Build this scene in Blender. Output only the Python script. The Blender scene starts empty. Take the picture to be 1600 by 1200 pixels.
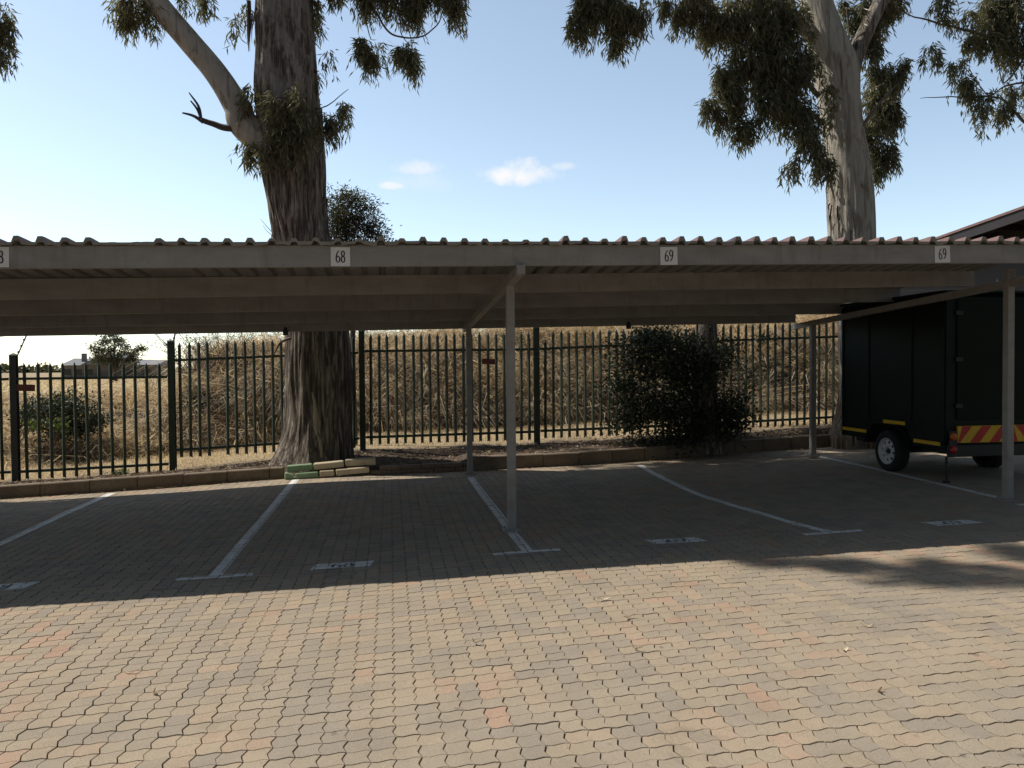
import bpy, math, random
import numpy as np
from mathutils import Vector, Matrix, noise
random.seed(7); rng = np.random.default_rng(7)
PI = math.pi
scene = bpy.context.scene
col = scene.collection

# ------------------------------------------------------------------ camera maths (metres, X along the parking row, Y away, Z up)
FPX, CH, S = 1230., 1.55, 0.016
yaw, pitch, roll = math.radians(8.78), math.radians(-1.35), math.radians(0.5)
Fv = Vector((math.sin(yaw)*math.cos(pitch), math.cos(yaw)*math.cos(pitch), math.sin(pitch)))
R0 = Vector((math.cos(yaw), -math.sin(yaw), 0)); U0 = R0.cross(Fv)
Rv = R0*math.cos(roll) - U0*math.sin(roll); Uv = R0*math.sin(roll) + U0*math.cos(roll)
def at(px, py, Y):
    """point of the place seen in direction (px,py) at distance Y"""
    r = Fv + Rv*((px-800)/FPX) + Uv*((600-py)/FPX)
    t = Y/r.y
    return Vector((r.x*t, Y, CH + r.z*t))
cam = bpy.data.cameras.new('camera'); co = bpy.data.objects.new('camera', cam); col.objects.link(co)
M = Matrix((Rv, Uv, -Fv)).transposed().to_4x4(); M.translation = Vector((0, 0, CH)); co.matrix_world = M
cam.sensor_width = 36; cam.lens = 36*FPX/1600; cam.clip_end = 3000; cam.clip_start = 0.05
scene.camera = co

# ------------------------------------------------------------------ node helpers
class NT:
    def __init__(s, name):
        s.m = bpy.data.materials.new(name); s.m.use_nodes = True; s.t = s.m.node_tree; s.t.nodes.clear()
        s.out = s.n('ShaderNodeOutputMaterial')
    def n(s, ty, **kw):
        x = s.t.nodes.new(ty)
        for k, v in kw.items():
            if hasattr(x, k): setattr(x, k, v)
        return x
    def l(s, a, b): s.t.links.new(a, b)
    def pos(s, scale=(1,1,1), obj=False):
        g = s.n('ShaderNodeTexCoord').outputs['Object'] if obj else s.n('ShaderNodeNewGeometry').outputs['Position']
        mp = s.n('ShaderNodeMapping'); mp.inputs['Scale'].default_value = scale; s.l(g, mp.inputs['Vector']); return mp.outputs[0]
    def noise(s, scale, detail=4, rough=.55, vec=None, dist=0):
        x = s.n('ShaderNodeTexNoise'); x.inputs['Scale'].default_value = scale; x.inputs['Detail'].default_value = detail
        x.inputs['Roughness'].default_value = rough; x.inputs['Distortion'].default_value = dist
        s.l(vec if vec else s.pos(), x.inputs['Vector']); return x.outputs['Fac']
    def ramp(s, fac, stops, interp='LINEAR'):
        x = s.n('ShaderNodeValToRGB'); cr = x.color_ramp; cr.interpolation = interp
        while len(cr.elements) < len(stops): cr.elements.new(.5)
        for e, (p, c) in zip(cr.elements, stops):
            e.position = p; e.color = (*c, 1) if hasattr(c, '__len__') else (c, c, c, 1)
        s.l(fac, x.inputs[0]); return x.outputs[0]
    def mix(s, fac, a, b, mode='MIX'):
        x = s.n('ShaderNodeMix', data_type='RGBA', blend_type=mode)
        for sock, v in ((x.inputs[0], fac), (x.inputs[6], a), (x.inputs[7], b)):
            if isinstance(v, (int, float)): sock.default_value = v
            elif isinstance(v, tuple): sock.default_value = (*v, 1)
            else: s.l(v, sock)
        return x.outputs[2]
    def math(s, op, a, b=0.):
        x = s.n('ShaderNodeMath', operation=op)
        for i, v in enumerate((a, b)):
            if isinstance(v, (int, float)): x.inputs[i].default_value = v
            else: s.l(v, x.inputs[i])
        return x.outputs[0]
    def bsdf(s, color, rough=.7, metal=0., bump=None, bstr=.3, bdist=.01, spec=.5, alpha=None, coat=0.):
        b = s.n('ShaderNodeBsdfPrincipled'); b.inputs['Metallic'].default_value = metal
        b.inputs['Specular IOR Level'].default_value = spec; b.inputs['Coat Weight'].default_value = coat
        if isinstance(color, tuple): b.inputs['Base Color'].default_value = (*color, 1)
        else: s.l(color, b.inputs['Base Color'])
        if isinstance(rough, (int, float)): b.inputs['Roughness'].default_value = rough
        else: s.l(rough, b.inputs['Roughness'])
        if bump is not None:
            n = s.n('ShaderNodeBump'); n.inputs['Strength'].default_value = bstr; n.inputs['Distance'].default_value = bdist
            s.l(bump, n.inputs['Height']); s.l(n.outputs[0], b.inputs['Normal'])
        if alpha is not None: s.l(alpha, b.inputs['Alpha'])
        s.l(b.outputs[0], s.out.inputs[0]); return b
def island(t): return t.n('ShaderNodeNewGeometry').outputs['Random Per Island']

MAT = {}
def simple(name, c, rough=.6, var=.18, nscale=6, metal=0., spec=.5, bump=.15, bdist=.002, bscale=60, coat=0.):
    t = NT(name); n1 = t.noise(nscale, 5, .6); n2 = t.noise(nscale*9, 3, .6)
    lo = tuple(v*(1-var) for v in c); hi = tuple(min(1, v*(1+var)) for v in c)
    cc = t.ramp(n1, [(.3, lo), (.7, hi)]); cc = t.mix(.35, cc, t.ramp(n2, [(.35, lo), (.65, hi)]))
    t.bsdf(cc, rough, metal, t.noise(bscale, 3), bump, bdist, spec, coat=coat); MAT[name] = t.m; return t.m

# painted steel of the carport: grey-beige paint with streaks and smudges
def m_steel():
    t = NT('carport_paint')
    st = t.noise(2.2, 5, .6, t.pos((1, 1, 3)))
    c = t.ramp(st, [(.3, (.27, .25, .225)), (.55, (.33, .31, .285)), (.8, (.39, .37, .34))])
    sp = t.noise(38, 3, .7); c = t.mix(t.ramp(sp, [(.62, 0.), (.72, .5)]), c, (.17, .13, .10)); dr_ = t.noise(9, 5, .7, t.pos((1, 1, .12))); c = t.mix(t.ramp(dr_, [(.52, 0.), (.72, .55)]), c, (.20, .165, .13))
    t.bsdf(c, .5, 0, t.noise(4, 2), .25, .004, .4); return t.m
MAT['steel'] = m_steel()
def m_roof_top():
    t = NT('red_sheet'); c = t.ramp(t.noise(1.5, 5, .6), [(.3, (.13, .07, .06)), (.7, (.23, .125, .11))])
    c = t.mix(t.ramp(t.noise(14, 4, .7), [(.5, 0.), (.75, .6)]), c, (.20, .17, .15)); t.bsdf(c, .55, 0, t.noise(9, 2), .2, .01); return t.m
MAT['roof_red'] = m_roof_top()
simple('roof_under', (.25, .235, .215), .5, .2, 3)
simple('fence_green', (.04, .058, .036), .55, .35, 9, spec=.4)
simple('fence_dark', (.05, .05, .045), .6, .3, 9)
simple('plate_white', (.82, .79, .76), .45, .07, 12, bump=.05)
simple('ink', (.03, .03, .033), .6, .1, 20, bump=.0)
simple('kerb', (.19, .145, .10), .9, .35, 3.5, bump=.6, bdist=.006, bscale=40)
simple('block_green', (.21, .30, .18), .85, .25, 9, bump=.5, bdist=.004)
simple('block_cream', (.50, .43, .30), .88, .22, 7, bump=.5, bdist=.004)
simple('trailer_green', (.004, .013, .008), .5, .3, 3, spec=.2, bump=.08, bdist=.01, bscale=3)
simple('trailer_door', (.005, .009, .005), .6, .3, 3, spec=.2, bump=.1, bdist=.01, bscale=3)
simple('black_metal', (.015, .015, .015), .5, .3, 8)
simple('rubber', (.016, .016, .016), .85, .3, 12)
simple('rim_paint', (.62, .63, .64), .4, .12, 12)
simple('yellow', (.72, .43, .015), .5, .18, 9)
simple('red', (.50, .03, .02), .5, .15, 9)
simple('amber_lens', (.55, .12, .01), .25, .1, 20)
simple('red_lens', (.40, .015, .015), .25, .1, 20)
simple('rust_plate', (.16, .05, .03), .7, .4, 14)
simple('cream_wall', (.62, .56, .40), .8, .08, 4)
simple('house_wall', (.22, .21, .20), .85, .15, 1)
simple('house_roof', (.20, .21, .23), .8, .15, 1)
simple('dark_glass', (.03, .035, .04), .2, .2, 2)
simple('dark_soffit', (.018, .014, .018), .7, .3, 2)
simple('wire', (.28, .28, .28), .4, .1, 2, metal=.6)
simple('insulator', (.04, .04, .04), .5, .1, 2)
simple('twig', (.16, .13, .11), .85, .35, 12)
simple('deadwood', (.075, .065, .06), .85, .35, 12)

def m_paver():
    t = NT('paver_concrete')
    a = t.n('ShaderNodeAttribute', attribute_name='tone').outputs['Fac']
    big = t.noise(.8, 3, .55)
    v = t.math('ADD', t.math('MULTIPLY', a, .86), t.math('MULTIPLY', t.math('SUBTRACT', big, .5), .8))
    c = t.ramp(v, [(.0, (.325, .277, .222)), (.2, (.345, .292, .226)), (.4, (.375, .312, .232)), (.62, (.397, .325, .235)), (.74, (.412, .322, .232)), (.84, (.425, .298, .215)), (1., (.435, .28, .20))])
    grit = t.noise(380, 2, .8)
    c = t.mix(.75, c, t.ramp(grit, [(.36, .5), (.5, 1.), (.66, 1.3)]), 'MULTIPLY')
    grit2 = t.noise(150, 3, .7)
    c = t.mix(.5, c, t.ramp(grit2, [(.34, .80), (.65, 1.14)]), 'MULTIPLY')
    st = t.noise(2.6, 5, .65)
    c = t.mix(.6, c, t.ramp(st, [(.3, .82), (.6, 1.06)]), 'MULTIPLY')
    c = t.mix(t.ramp(t.noise(1.1, 7, .72, None, .6), [(.60, 0.), (.70, .38)]), c, (.15, .125, .10))
    c = t.mix(t.ramp(t.noise(9, 3, .5), [(.70, 0.), (.74, .5)]), c, (.12, .10, .085))
    t.bsdf(c, .93, 0, t.math('ADD', grit, grit2), .55, .0025, .25); return t.m
MAT['paver'] = m_paver()
simple('joint_sand', (.085, .068, .05), .95, .3, 30)
def m_paint():
    t = NT('road_paint')
    c = t.ramp(t.noise(7, 4, .6), [(.3, (.66, .65, .61)), (.7, (.88, .87, .83))])
    w = t.noise(34, 5, .75); w2 = t.noise(5, 3, .6)
    al = t.ramp(t.math('ADD', w, t.math('MULTIPLY', w2, .35)), [(.495, .04), (.56, 1.)])
    t.bsdf(c, .8, alpha=al); return t.m
MAT['paint'] = m_paint()
def m_dpaint():
    t = NT('dark_stencil_paint')
    al = t.ramp(t.noise(26, 4, .75), [(.40, .0), (.52, .95)])
    t.bsdf((.045, .045, .05), .85, alpha=al); return t.m
MAT['paint_dark'] = m_dpaint()

def m_ground():
    t = NT('dry_earth')
    y = t.n('ShaderNodeSeparateXYZ'); t.l(t.n('ShaderNodeNewGeometry').outputs['Position'], y.inputs[0])
    n = t.noise(1.2, 6, .65); f = t.noise(22, 4, .7)
    straw = t.ramp(f, [(.3, (.22, .165, .095)), (.5, (.40, .31, .19)), (.72, (.50, .41, .26))])
    soil = t.ramp(f, [(.3, (.085, .06, .045)), (.6, (.15, .115, .085)), (.75, (.26, .21, .15))])
    k = t.math('ADD', y.outputs[1], t.math('MULTIPLY', t.math('SUBTRACT', n, .5), 1.6))
    fac = t.n('ShaderNodeMapRange'); t.l(k, fac.inputs[0]); fac.inputs[1].default_value = 12.7; fac.inputs[2].default_value = 13.3
    c = t.mix(fac.outputs[0], soil, straw)
    f2 = t.n('ShaderNodeMapRange'); t.l(k, f2.inputs[0]); f2.inputs[1].default_value = 16.2; f2.inputs[2].default_value = 16.9
    f3 = t.n('ShaderNodeMapRange'); t.l(k, f3.inputs[0]); f3.inputs[1].default_value = 22; f3.inputs[2].default_value = 20; 
    c = t.mix(t.math('MULTIPLY', f2.outputs[0], f3.outputs[0]), c, t.ramp(f, [(.3, (.05, .036, .028)), (.7, (.14, .10, .07))]))
    c = t.mix(.6, c, t.ramp(n, [(.35, .7), (.65, 1.1)]), 'MULTIPLY')
    t.bsdf(c, .95, 0, t.math('ADD', f, t.noise(90, 3, .7)), .8, .02, .2); return t.m
MAT['ground'] = m_ground()

def m_leaf(name, stops, trans=.25, rough=.5, tcol=(.16, .17, .05)):
    t = NT(name); c = t.ramp(island(t), stops); b = t.bsdf(c, rough, 0, spec=.35)
    tr = t.n('ShaderNodeBsdfTranslucent'); tr.inputs[0].default_value = (*tcol, 1)
    mx = t.n('ShaderNodeMixShader'); mx.inputs[0].default_value = trans
    t.l(b.outputs[0], mx.inputs[1]); t.l(tr.outputs[0], mx.inputs[2]); t.l(mx.outputs[0], t.out.inputs[0]); MAT[name] = t.m
m_leaf('gum_leaf', [(0, (.07, .078, .052)), (.4, (.135, .142, .092)), (.8, (.23, .22, .15)), (1, (.36, .31, .21))], .38, .38, (.30, .29, .13))
m_leaf('dark_leaf', [(0, (.018, .026, .018)), (.5, (.045, .06, .034)), (1, (.15, .16, .10))], .18, .45, (.06, .08, .02))
m_leaf('small_tree_leaf', [(0, (.035, .032, .030)), (.6, (.06, .055, .045)), (1, (.13, .11, .08))], .15)
m_leaf('far_leaf', [(0, (.045, .055, .03)), (.6, (.075, .085, .045)), (1, (.12, .12, .07))], .15)
m_leaf('straw', [(0, (.14, .09, .05)), (.25, (.40, .30, .18)), (.5, (.62, .50, .33)), (.8, (.80, .69, .49)), (1, (.86, .81, .70))], .5, .7, (.80, .64, .38))
m_leaf('brown_straw', [(0, (.03, .025, .02)), (.45, (.13, .10, .075)), (.8, (.38, .31, .23)), (1, (.82, .76, .66))], .3, .75, (.28, .20, .13))
m_leaf('weed_green', [(0, (.04, .07, .02)), (.6, (.08, .13, .035)), (1, (.16, .20, .07))], .3, .5, (.2, .28, .05))
m_leaf('litter', [(0, (.10, .06, .035)), (.5, (.26, .17, .10)), (.85, (.45, .35, .22)), (1, (.62, .55, .42))], .1, .8, (.3, .2, .1))
m_leaf('dry_leaf', [(0, (.40, .30, .18)), (.5, (.66, .56, .40)), (1, (.78, .72, .58))], .1, .7, (.4, .3, .2))

def m_bark(name, smooth, rough_c, hi, zsplit, zband):
    """gum bark: fibrous brown below, pale and flaking above"""
    t = NT(name)
    p = t.pos((1, 1, .07)); fine = t.noise(26, 6, .7, p, .4); med = t.noise(7, 4, .6, t.pos((1, 1, .16)), .8)
    patch = t.noise(2.1, 5, .65, t.pos((1, 1, .35)), 1.2)
    fib = t.ramp(fine, [(.30, rough_c[0]), (.48, rough_c[1]), (.66, rough_c[2])])
    sm = t.ramp(t.noise(6, 5, .6, t.pos((1, 1, .3))), [(.3, smooth[0]), (.7, smooth[1])])
    sm = t.mix(t.ramp(med, [(.52, 0.), (.60, .55)]), sm, rough_c[1])
    sep = t.n('ShaderNodeSeparateXYZ'); t.l(t.n('ShaderNodeNewGeometry').outputs['Position'], sep.inputs[0])
    mr = t.n('ShaderNodeMapRange'); t.l(sep.outputs[2], mr.inputs[0]); mr.inputs[1].default_value = zsplit-zband; mr.inputs[2].default_value = zsplit+zband
    mr.inputs[3].default_value = -.32; mr.inputs[4].default_value = .16
    k = t.ramp(t.math('ADD', patch, mr.outputs[0]), [(.47, 0.), (.55, 1.)])
    c = t.mix(k, fib, sm)
    c = t.mix(t.ramp(t.noise(3.3, 4, .6, t.pos((1, 1, .5))), [(.6, 0.), (.75, .35)]), c, hi)
    h = t.math('ADD', t.math('MULTIPLY', fine, 1.), t.math('MULTIPLY', patch, .9))
    t.bsdf(c, .85, 0, h, .9, .05, .25); MAT[name] = t.m
m_bark('bark_brown', ((.30, .28, .26), (.42, .39, .35)), ((.028, .023, .020), (.13, .105, .085), (.50, .44, .36)), (.12, .10, .085), 5.4, 3.4)
m_bark('bark_pale', ((.44, .41, .35), (.60, .56, .48)), ((.05, .035, .03), (.20, .15, .11), (.42, .34, .25)), (.28, .19, .13), 1.2, 2.2)
m_bark('bark_far', ((.25, .22, .2), (.3, .28, .25)), ((.05, .04, .03), (.12, .1, .08), (.2, .16, .12)), (.15, .12, .09), 3, 2)

# ------------------------------------------------------------------ mesh helpers
def link(name, me, mats, parent=None):
    o = bpy.data.objects.new(name, me); col.objects.link(o)
    for m in (mats if isinstance(mats, (list, tuple)) else [mats]): me.materials.append(MAT[m] if isinstance(m, str) else m)
    if parent is not None: o.parent = parent
    return o
class MB:
    def __init__(s): s.v = []; s.f = []; s.mi = []
    def add(s, vs, fs, mi=0):
        b = len(s.v); s.v += [tuple(v) for v in vs]; s.f += [tuple(b+i for i in f) for f in fs]; s.mi += [mi]*len(fs)
    def box(s, a, b, mi=0, bev=0., rot=None, piv=None):
        (x0, y0, z0), (x1, y1, z1) = a, b
        if bev <= 0:
            vs = [(x, y, z) for z in (z0, z1) for x, y in ((x0, y0), (x1, y0), (x1, y1), (x0, y1))]
            fs = [(3,2,1,0), (4,5,6,7), (0,1,5,4), (1,2,6,5), (2,3,7,6), (3,0,4,7)]
        else:
            c = bev; vs = []
            ring = [(x0+c, y0), (x1-c, y0), (x1, y0+c), (x1, y1-c), (x1-c, y1), (x0+c, y1), (x0, y1-c), (x0, y0+c)]
            ins = [(x0+c, y0+c), (x1-c, y0+c), (x1-c, y0+c), (x1-c, y1-c), (x1-c, y1-c), (x0+c, y1-c), (x0+c, y1-c), (x0+c, y0+c)]
            for z, rr in ((z0, ins), (z0+c, ring), (z1-c, ring), (z1, ins)): vs += [(p[0], p[1], z) for p in rr]
            fs = [tuple(reversed(range(8))), tuple(range(24, 32))]
            for k in range(3):
                for i in range(8): j = (i+1) % 8; fs.append((k*8+i, k*8+j, k*8+8+j, k*8+8+i))
        if rot: vs = [tuple(rot @ (Vector(v)-piv) + piv) for v in vs]
        s.add(vs, fs, mi)
    def prism(s, prof, axis, a, b, mi=0):
        """prof: 2D polygon, extruded along axis 'x','y' or 'z' between a and b"""
        n = len(prof)
        def P(p, t): return {'x': (t, p[0], p[1]), 'y': (p[0], t, p[1]), 'z': (p[0], p[1], t)}[axis]
        vs = [P(p, a) for p in prof] + [P(p, b) for p in prof]
        fs = [(i, (i+1) % n, n+(i+1) % n, n+i) for i in range(n)] + [tuple(reversed(range(n))), tuple(range(n, 2*n))]
        s.add(vs, fs, mi)
    def bar(s, p, q, w, h=None, up=Vector((0, 0, 1)), mi=0):
        p, q = Vector(p), Vector(q); h = h or w; d = (q-p).normalized(); x = d.cross(up)
        if x.length < 1e-4: x = d.cross(Vector((0, 1, 0)))
        x.normalize(); y = x.cross(d)
        vs = [e + x*sx*w/2 + y*sy*h/2 for e in (p, q) for sx, sy in ((-1,-1), (1,-1), (1,1), (-1,1))]
        s.add(vs, [(3,2,1,0), (4,5,6,7), (0,1,5,4), (1,2,6,5), (2,3,7,6), (3,0,4,7)], mi)
    def tube(s, pts, rad, n=8, mi=0, cap=True):
        pts = [Vector(p) for p in pts]; rad = rad if hasattr(rad, '__len__') else [rad]*len(pts); vs = []; prev = None
        for i, p in enumerate(pts):
            d = (pts[min(i+1, len(pts)-1)] - pts[max(i-1, 0)]).normalized()
            x = (d.orthogonal() if prev is None else prev - d*prev.dot(d)).normalized(); prev = x; y = d.cross(x)
            vs += [p + (x*math.cos(2*PI*k/n) + y*math.sin(2*PI*k/n))*rad[i] for k in range(n)]
        fs = [(i*n+k, i*n+(k+1) % n, (i+1)*n+(k+1) % n, (i+1)*n+k) for i in range(len(pts)-1) for k in range(n)]
        if cap: fs += [tuple(reversed(range(n))), tuple(range((len(pts)-1)*n, len(pts)*n))]
        s.add(vs, fs, mi)
    def lathe_x(s, prof, c, n=32, mi=0):
        """prof of (x offset, radius) about an axis along X through c"""
        vs = [(c[0]+a, c[1]+r*math.cos(2*PI*k/n), c[2]+r*math.sin(2*PI*k/n)) for a, r in prof for k in range(n)]
        fs = [(i*n+k, i*n+(k+1) % n, (i+1)*n+(k+1) % n, (i+1)*n+k) for i in range(len(prof)-1) for k in range(n)]
        s.add(vs, fs, mi)
    def build(s, name, mats, parent=None, smooth=False):
        me = bpy.data.meshes.new(name); me.from_pydata(s.v, [], s.f)
        if any(s.mi): me.polygons.foreach_set('material_index', s.mi)
        if smooth: me.polygons.foreach_set('use_smooth', [True]*len(me.polygons))
        me.update(); return link(name, me, mats, parent)
def np_mesh(name, V, loops, counts, mats, parent=None, smooth=False):
    me = bpy.data.meshes.new(name); V = np.asarray(V, np.float32)
    me.vertices.add(len(V)); me.vertices.foreach_set('co', V.ravel())
    me.loops.add(len(loops)); me.loops.foreach_set('vertex_index', np.asarray(loops, np.int32))
    counts = np.asarray(counts, np.int32); me.polygons.add(len(counts))
    me.polygons.foreach_set('loop_start', np.concatenate(([0], np.cumsum(counts)[:-1])).astype(np.int32))
    me.polygons.foreach_set('loop_total', counts)
    me.polygons.foreach_set('use_smooth', np.full(len(counts), bool(smooth)))
    me.update(calc_edges=True); me.validate(); return link(name, me, mats, parent)
def tag(o, label=None, cat=None, group=None, kind=None):
    if label: o['label'] = label
    if cat: o['category'] = cat
    if group: o['group'] = group
    if kind: o['kind'] = kind
    return o
def empty(name, loc, label, cat, group=None):
    o = bpy.data.objects.new(name, None); col.objects.link(o); o.location = loc; o.empty_display_size = .2
    tag(o, label, cat, group); return o
def adopt(root):
    """parts are modelled in world coordinates: give them the inverse of their thing's place"""
    inv = Matrix.Translation(-Vector(root.location))
    for c in root.children: c.matrix_parent_inverse = inv

# ------------------------------------------------------------------ terrain
def lerp(x, tab):
    return np.interp(x, [a for a, b in tab], [b for a, b in tab])
KERB = [(-9.5, 9.85), (-4.9, 10.75), (-1.5, 11.50), (-.2, 11.52), (1.1, 11.42), (2.72, 11.43), (6.84, 12.35), (13, 13.2)]
SOIL = [(-9, -.2), (-5.8, -.15), (-3.35, -.04), (-2, .08), (-.45, .21), (2.4, .25), (4.2, .32), (6.4, .39), (7.8, .45), (12, .55)]
BANK = [(-14, .85), (-9, .9), (-6.6, .92), (-5.0, 1.0), (-4.4, 1.3), (-3.9, 1.72), (-2.4, 1.85), (-.1, 1.98), (4, 2.2), (11, 2.45), (20, 2.7)]
FOOT = [(-9, 14.8), (-5, 15.2), (-3.3, 16.2), (0, 16.6), (12, 16.6)]
def ky(x): return lerp(x, KERB)
def kh(x): return lerp(x, [(-9, .15), (-1.5, .16), (-1.45, .10), (1.1, .10), (1.15, .2), (9, .21)])
def terrain(X, Y):
    X = np.asarray(X, float); Y = np.asarray(Y, float)
    pl = S*X - .03; k = ky(X) + .12
    kt = S*X + kh(X) - .03; so = lerp(X, SOIL)
    z = np.where(Y < k, pl, 0)
    t = np.clip((Y-k)/np.maximum(12.8-k, .2), 0, 1); z = np.where(Y >= k, kt*(1-t)+so*t, z)
    f = lerp(X, FOOT); b = lerp(X, BANK); s_ = np.clip((Y-f)/(18.7-f), 0, 1); s_ = s_**.8
    z = np.where(Y > 12.8, so + (b-so)*s_, z)
    d = np.clip((Y-19.6)/6, 0, 1); far = np.clip((Y-40)/300, 0, 1)
    z = np.where(Y > 19.6, b*(1-d) + (.55)*d - .3*far, z)
    return z
def tz(x, y): return float(terrain(x, y))
# ground sheet: graded grid out to the horizon
gx = np.concatenate([np.geomspace(-900, -14, 26), np.arange(-13.6, 15, .18), np.geomspace(15.2, 900, 26)])
gy = np.concatenate([-np.geomspace(300, 1.5, 14), np.arange(-1, 9.4, .8), np.arange(9.5, 21, .13), np.geomspace(21.2, 1500, 40)])
GX, GY = np.meshgrid(gx, gy, indexing='ij'); GZ = terrain(GX, GY)
for i in range(GX.shape[0]):
    for j in range(GX.shape[1]):
        x, y = GX[i, j], GY[i, j]
        if y > ky(x)+.15 and y < 24 and abs(x) < 14.5:
            a = .035 if y < 16.2 else (.035 + (.165 if x > -4 else .08)*min(1, (y-16.2)/.9))
            GZ[i, j] += a*noise.noise((x*1.3, y*1.3, 3.1)) + .02*noise.noise((x*5, y*5, 1.))
nx, ny = GX.shape; V = np.stack([GX.ravel(), GY.ravel(), GZ.ravel()], 1)
ii, jj = np.meshgrid(np.arange(nx-1), np.arange(ny-1), indexing='ij'); a0 = (ii*ny+jj).ravel()
loops = np.stack([a0, a0+ny, a0+ny+1, a0+1], 1).ravel()
g = np_mesh('ground', V, loops, [4]*len(a0), 'ground', smooth=True); tag(g, kind='structure')

# ------------------------------------------------------------------ block paving: interlocking wavy blocks laid in herringbone
C = .1
CELLS = []                      # (outline 2D array, z function parameters)
def warp(u, v): return u + .078*np.cos(2*PI*v), v - .065*np.sin(2*PI*u)
def make_paving():
    i0, i1, j0, j1 = -90, 118, 16, 128
    I, J = np.meshgrid(np.arange(i0, i1), np.arange(j0, j1), indexing='ij'); I = I.ravel(); J = J.ravel()
    xs = I*C; ys = J*C
    keep = (ys < ky(xs)+.02) & (ys > 1.6) & ((ys > 2.0))
    keep &= (xs > -2.5 - (ys-2)*1.1) & (xs < 4.2 + (ys-2)*1.25)
    I, J = I[keep], J[keep]; k = (I-J) % 4
    # block id (left/bottom cell) -> tone, height, tilt
    bi = np.where(k == 1, I-1, I); bj = np.where(k == 2, J-1, J)
    h = (bi*73856093 ^ bj*19349663) & 0xffffffff
    def rnd(s): x = (h*(2*s+1)*2654435761 + s*97531) & 0xffffffff; x = (x ^ (x >> 15))*2246822519 & 0xffffffff; return ((x ^ (x >> 13)) & 0xffff)/65535.
    tone = rnd(1); dz = (rnd(2)-.5)*.003; tx = (rnd(3)-.5)*.016; ty = (rnd(4)-.5)*.016
    dx0 = (rnd(5)-.5)*.0016; dy0 = (rnd(6)-.5)*.0016
    cellr = ((I*374761393 + J*668265263) & 0xffff)/65535.; tone = .5 + (tone-.5)*.8 + (cellr-.5)*.14
    G_, D_ = .0028/C, .0011/C            # half joint, half dummy groove (in cell units)
    m = len(I)
    l = np.where(k == 1, D_, G_); r = np.where(k == 0, D_, G_); b = np.where(k == 2, D_, G_); t = np.where(k == 3, D_, G_)
    q = np.array([0, .25, .5, .75])
    def outline(ins):
        u0, u1, v0, v1 = I+l+ins, I+1-r-ins, J+b+ins, J+1-t-ins
        U = np.concatenate([u0[:, None]+(u1-u0)[:, None]*q, np.repeat(u1[:, None], 4, 1), u1[:, None]-(u1-u0)[:, None]*q, np.repeat(u0[:, None], 4, 1)], 1)
        W = np.concatenate([np.repeat(v0[:, None], 4, 1), v0[:, None]+(v1-v0)[:, None]*q, np.repeat(v1[:, None], 4, 1), v1[:, None]-(v1-v0)[:, None]*q], 1)
        a, c = warp(U, W); return a*C + dx0[:, None], c*C + dy0[:, None]
    wav = lambda X, Y: .004*np.sin(X*1.7+Y*.9) + .003*np.sin(X*.8-Y*2.3+1)
    cx, cy = (bi+.5)*C, (bj+.5)*C
    def Z(X, Y): return S*X + wav(X, Y) + dz[:, None] + tx[:, None]*(X-cx[:, None]) + ty[:, None]*(Y-cy[:, None])
    X0, Y0 = outline(0); X1, Y1 = outline(.012)
    rings = [np.stack([X0, Y0, Z(X0, Y0)-.022], 2), np.stack([X0, Y0, Z(X0, Y0)-.0013], 2), np.stack([X1, Y1, Z(X1, Y1)], 2)]
    V = np.stack(rings, 1).reshape(-1, 3)          # m,3,16
    base = (np.arange(m)*48)[:, None]; n = np.arange(16); n2 = (n+1) % 16
    side = [np.stack([base+rr*16+n, base+rr*16+n2, base+rr*16+16+n2, base+rr*16+16+n], 2).reshape(m, -1) for rr in (0, 1)]
    top = base+32+n
    loops = np.concatenate(side+[top], 1).ravel(); counts = np.tile(np.array([4]*32+[16]), m)
    o = np_mesh('paving', V, loops, counts, 'paver')
    at_ = o.data.attributes.new('tone', 'FLOAT', 'POINT'); at_.data.foreach_set('value', np.repeat(tone, 48).astype(np.float32))
    return o, rings[2]
pav, TOPS = make_paving(); tag(pav, kind='structure')
TC = TOPS.mean(1)
# sand bed under the blocks and the yard around them
me = MB(); me.add([(-60, -60, -.96-.018), (60, -60, .96-.018), (60, 9.2, .96-.018), (-60, 9.2, -.96-.018)], [(0, 1, 2, 3)])
pts = [(x, float(ky(x))+.1) for x in (-9.5, -4.9, -1.5, 1.1, 2.72, 6.84, 13)]
for (a, ya), (b, yb) in zip(pts, pts[1:]): me.add([(a, 9.2, S*a-.018), (b, 9.2, S*b-.018), (b, yb, S*b-.018), (a, ya, S*a-.018)], [(0, 1, 2, 3)])
tag(me.build('pavement', 'joint_sand'), kind='structure')

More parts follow.
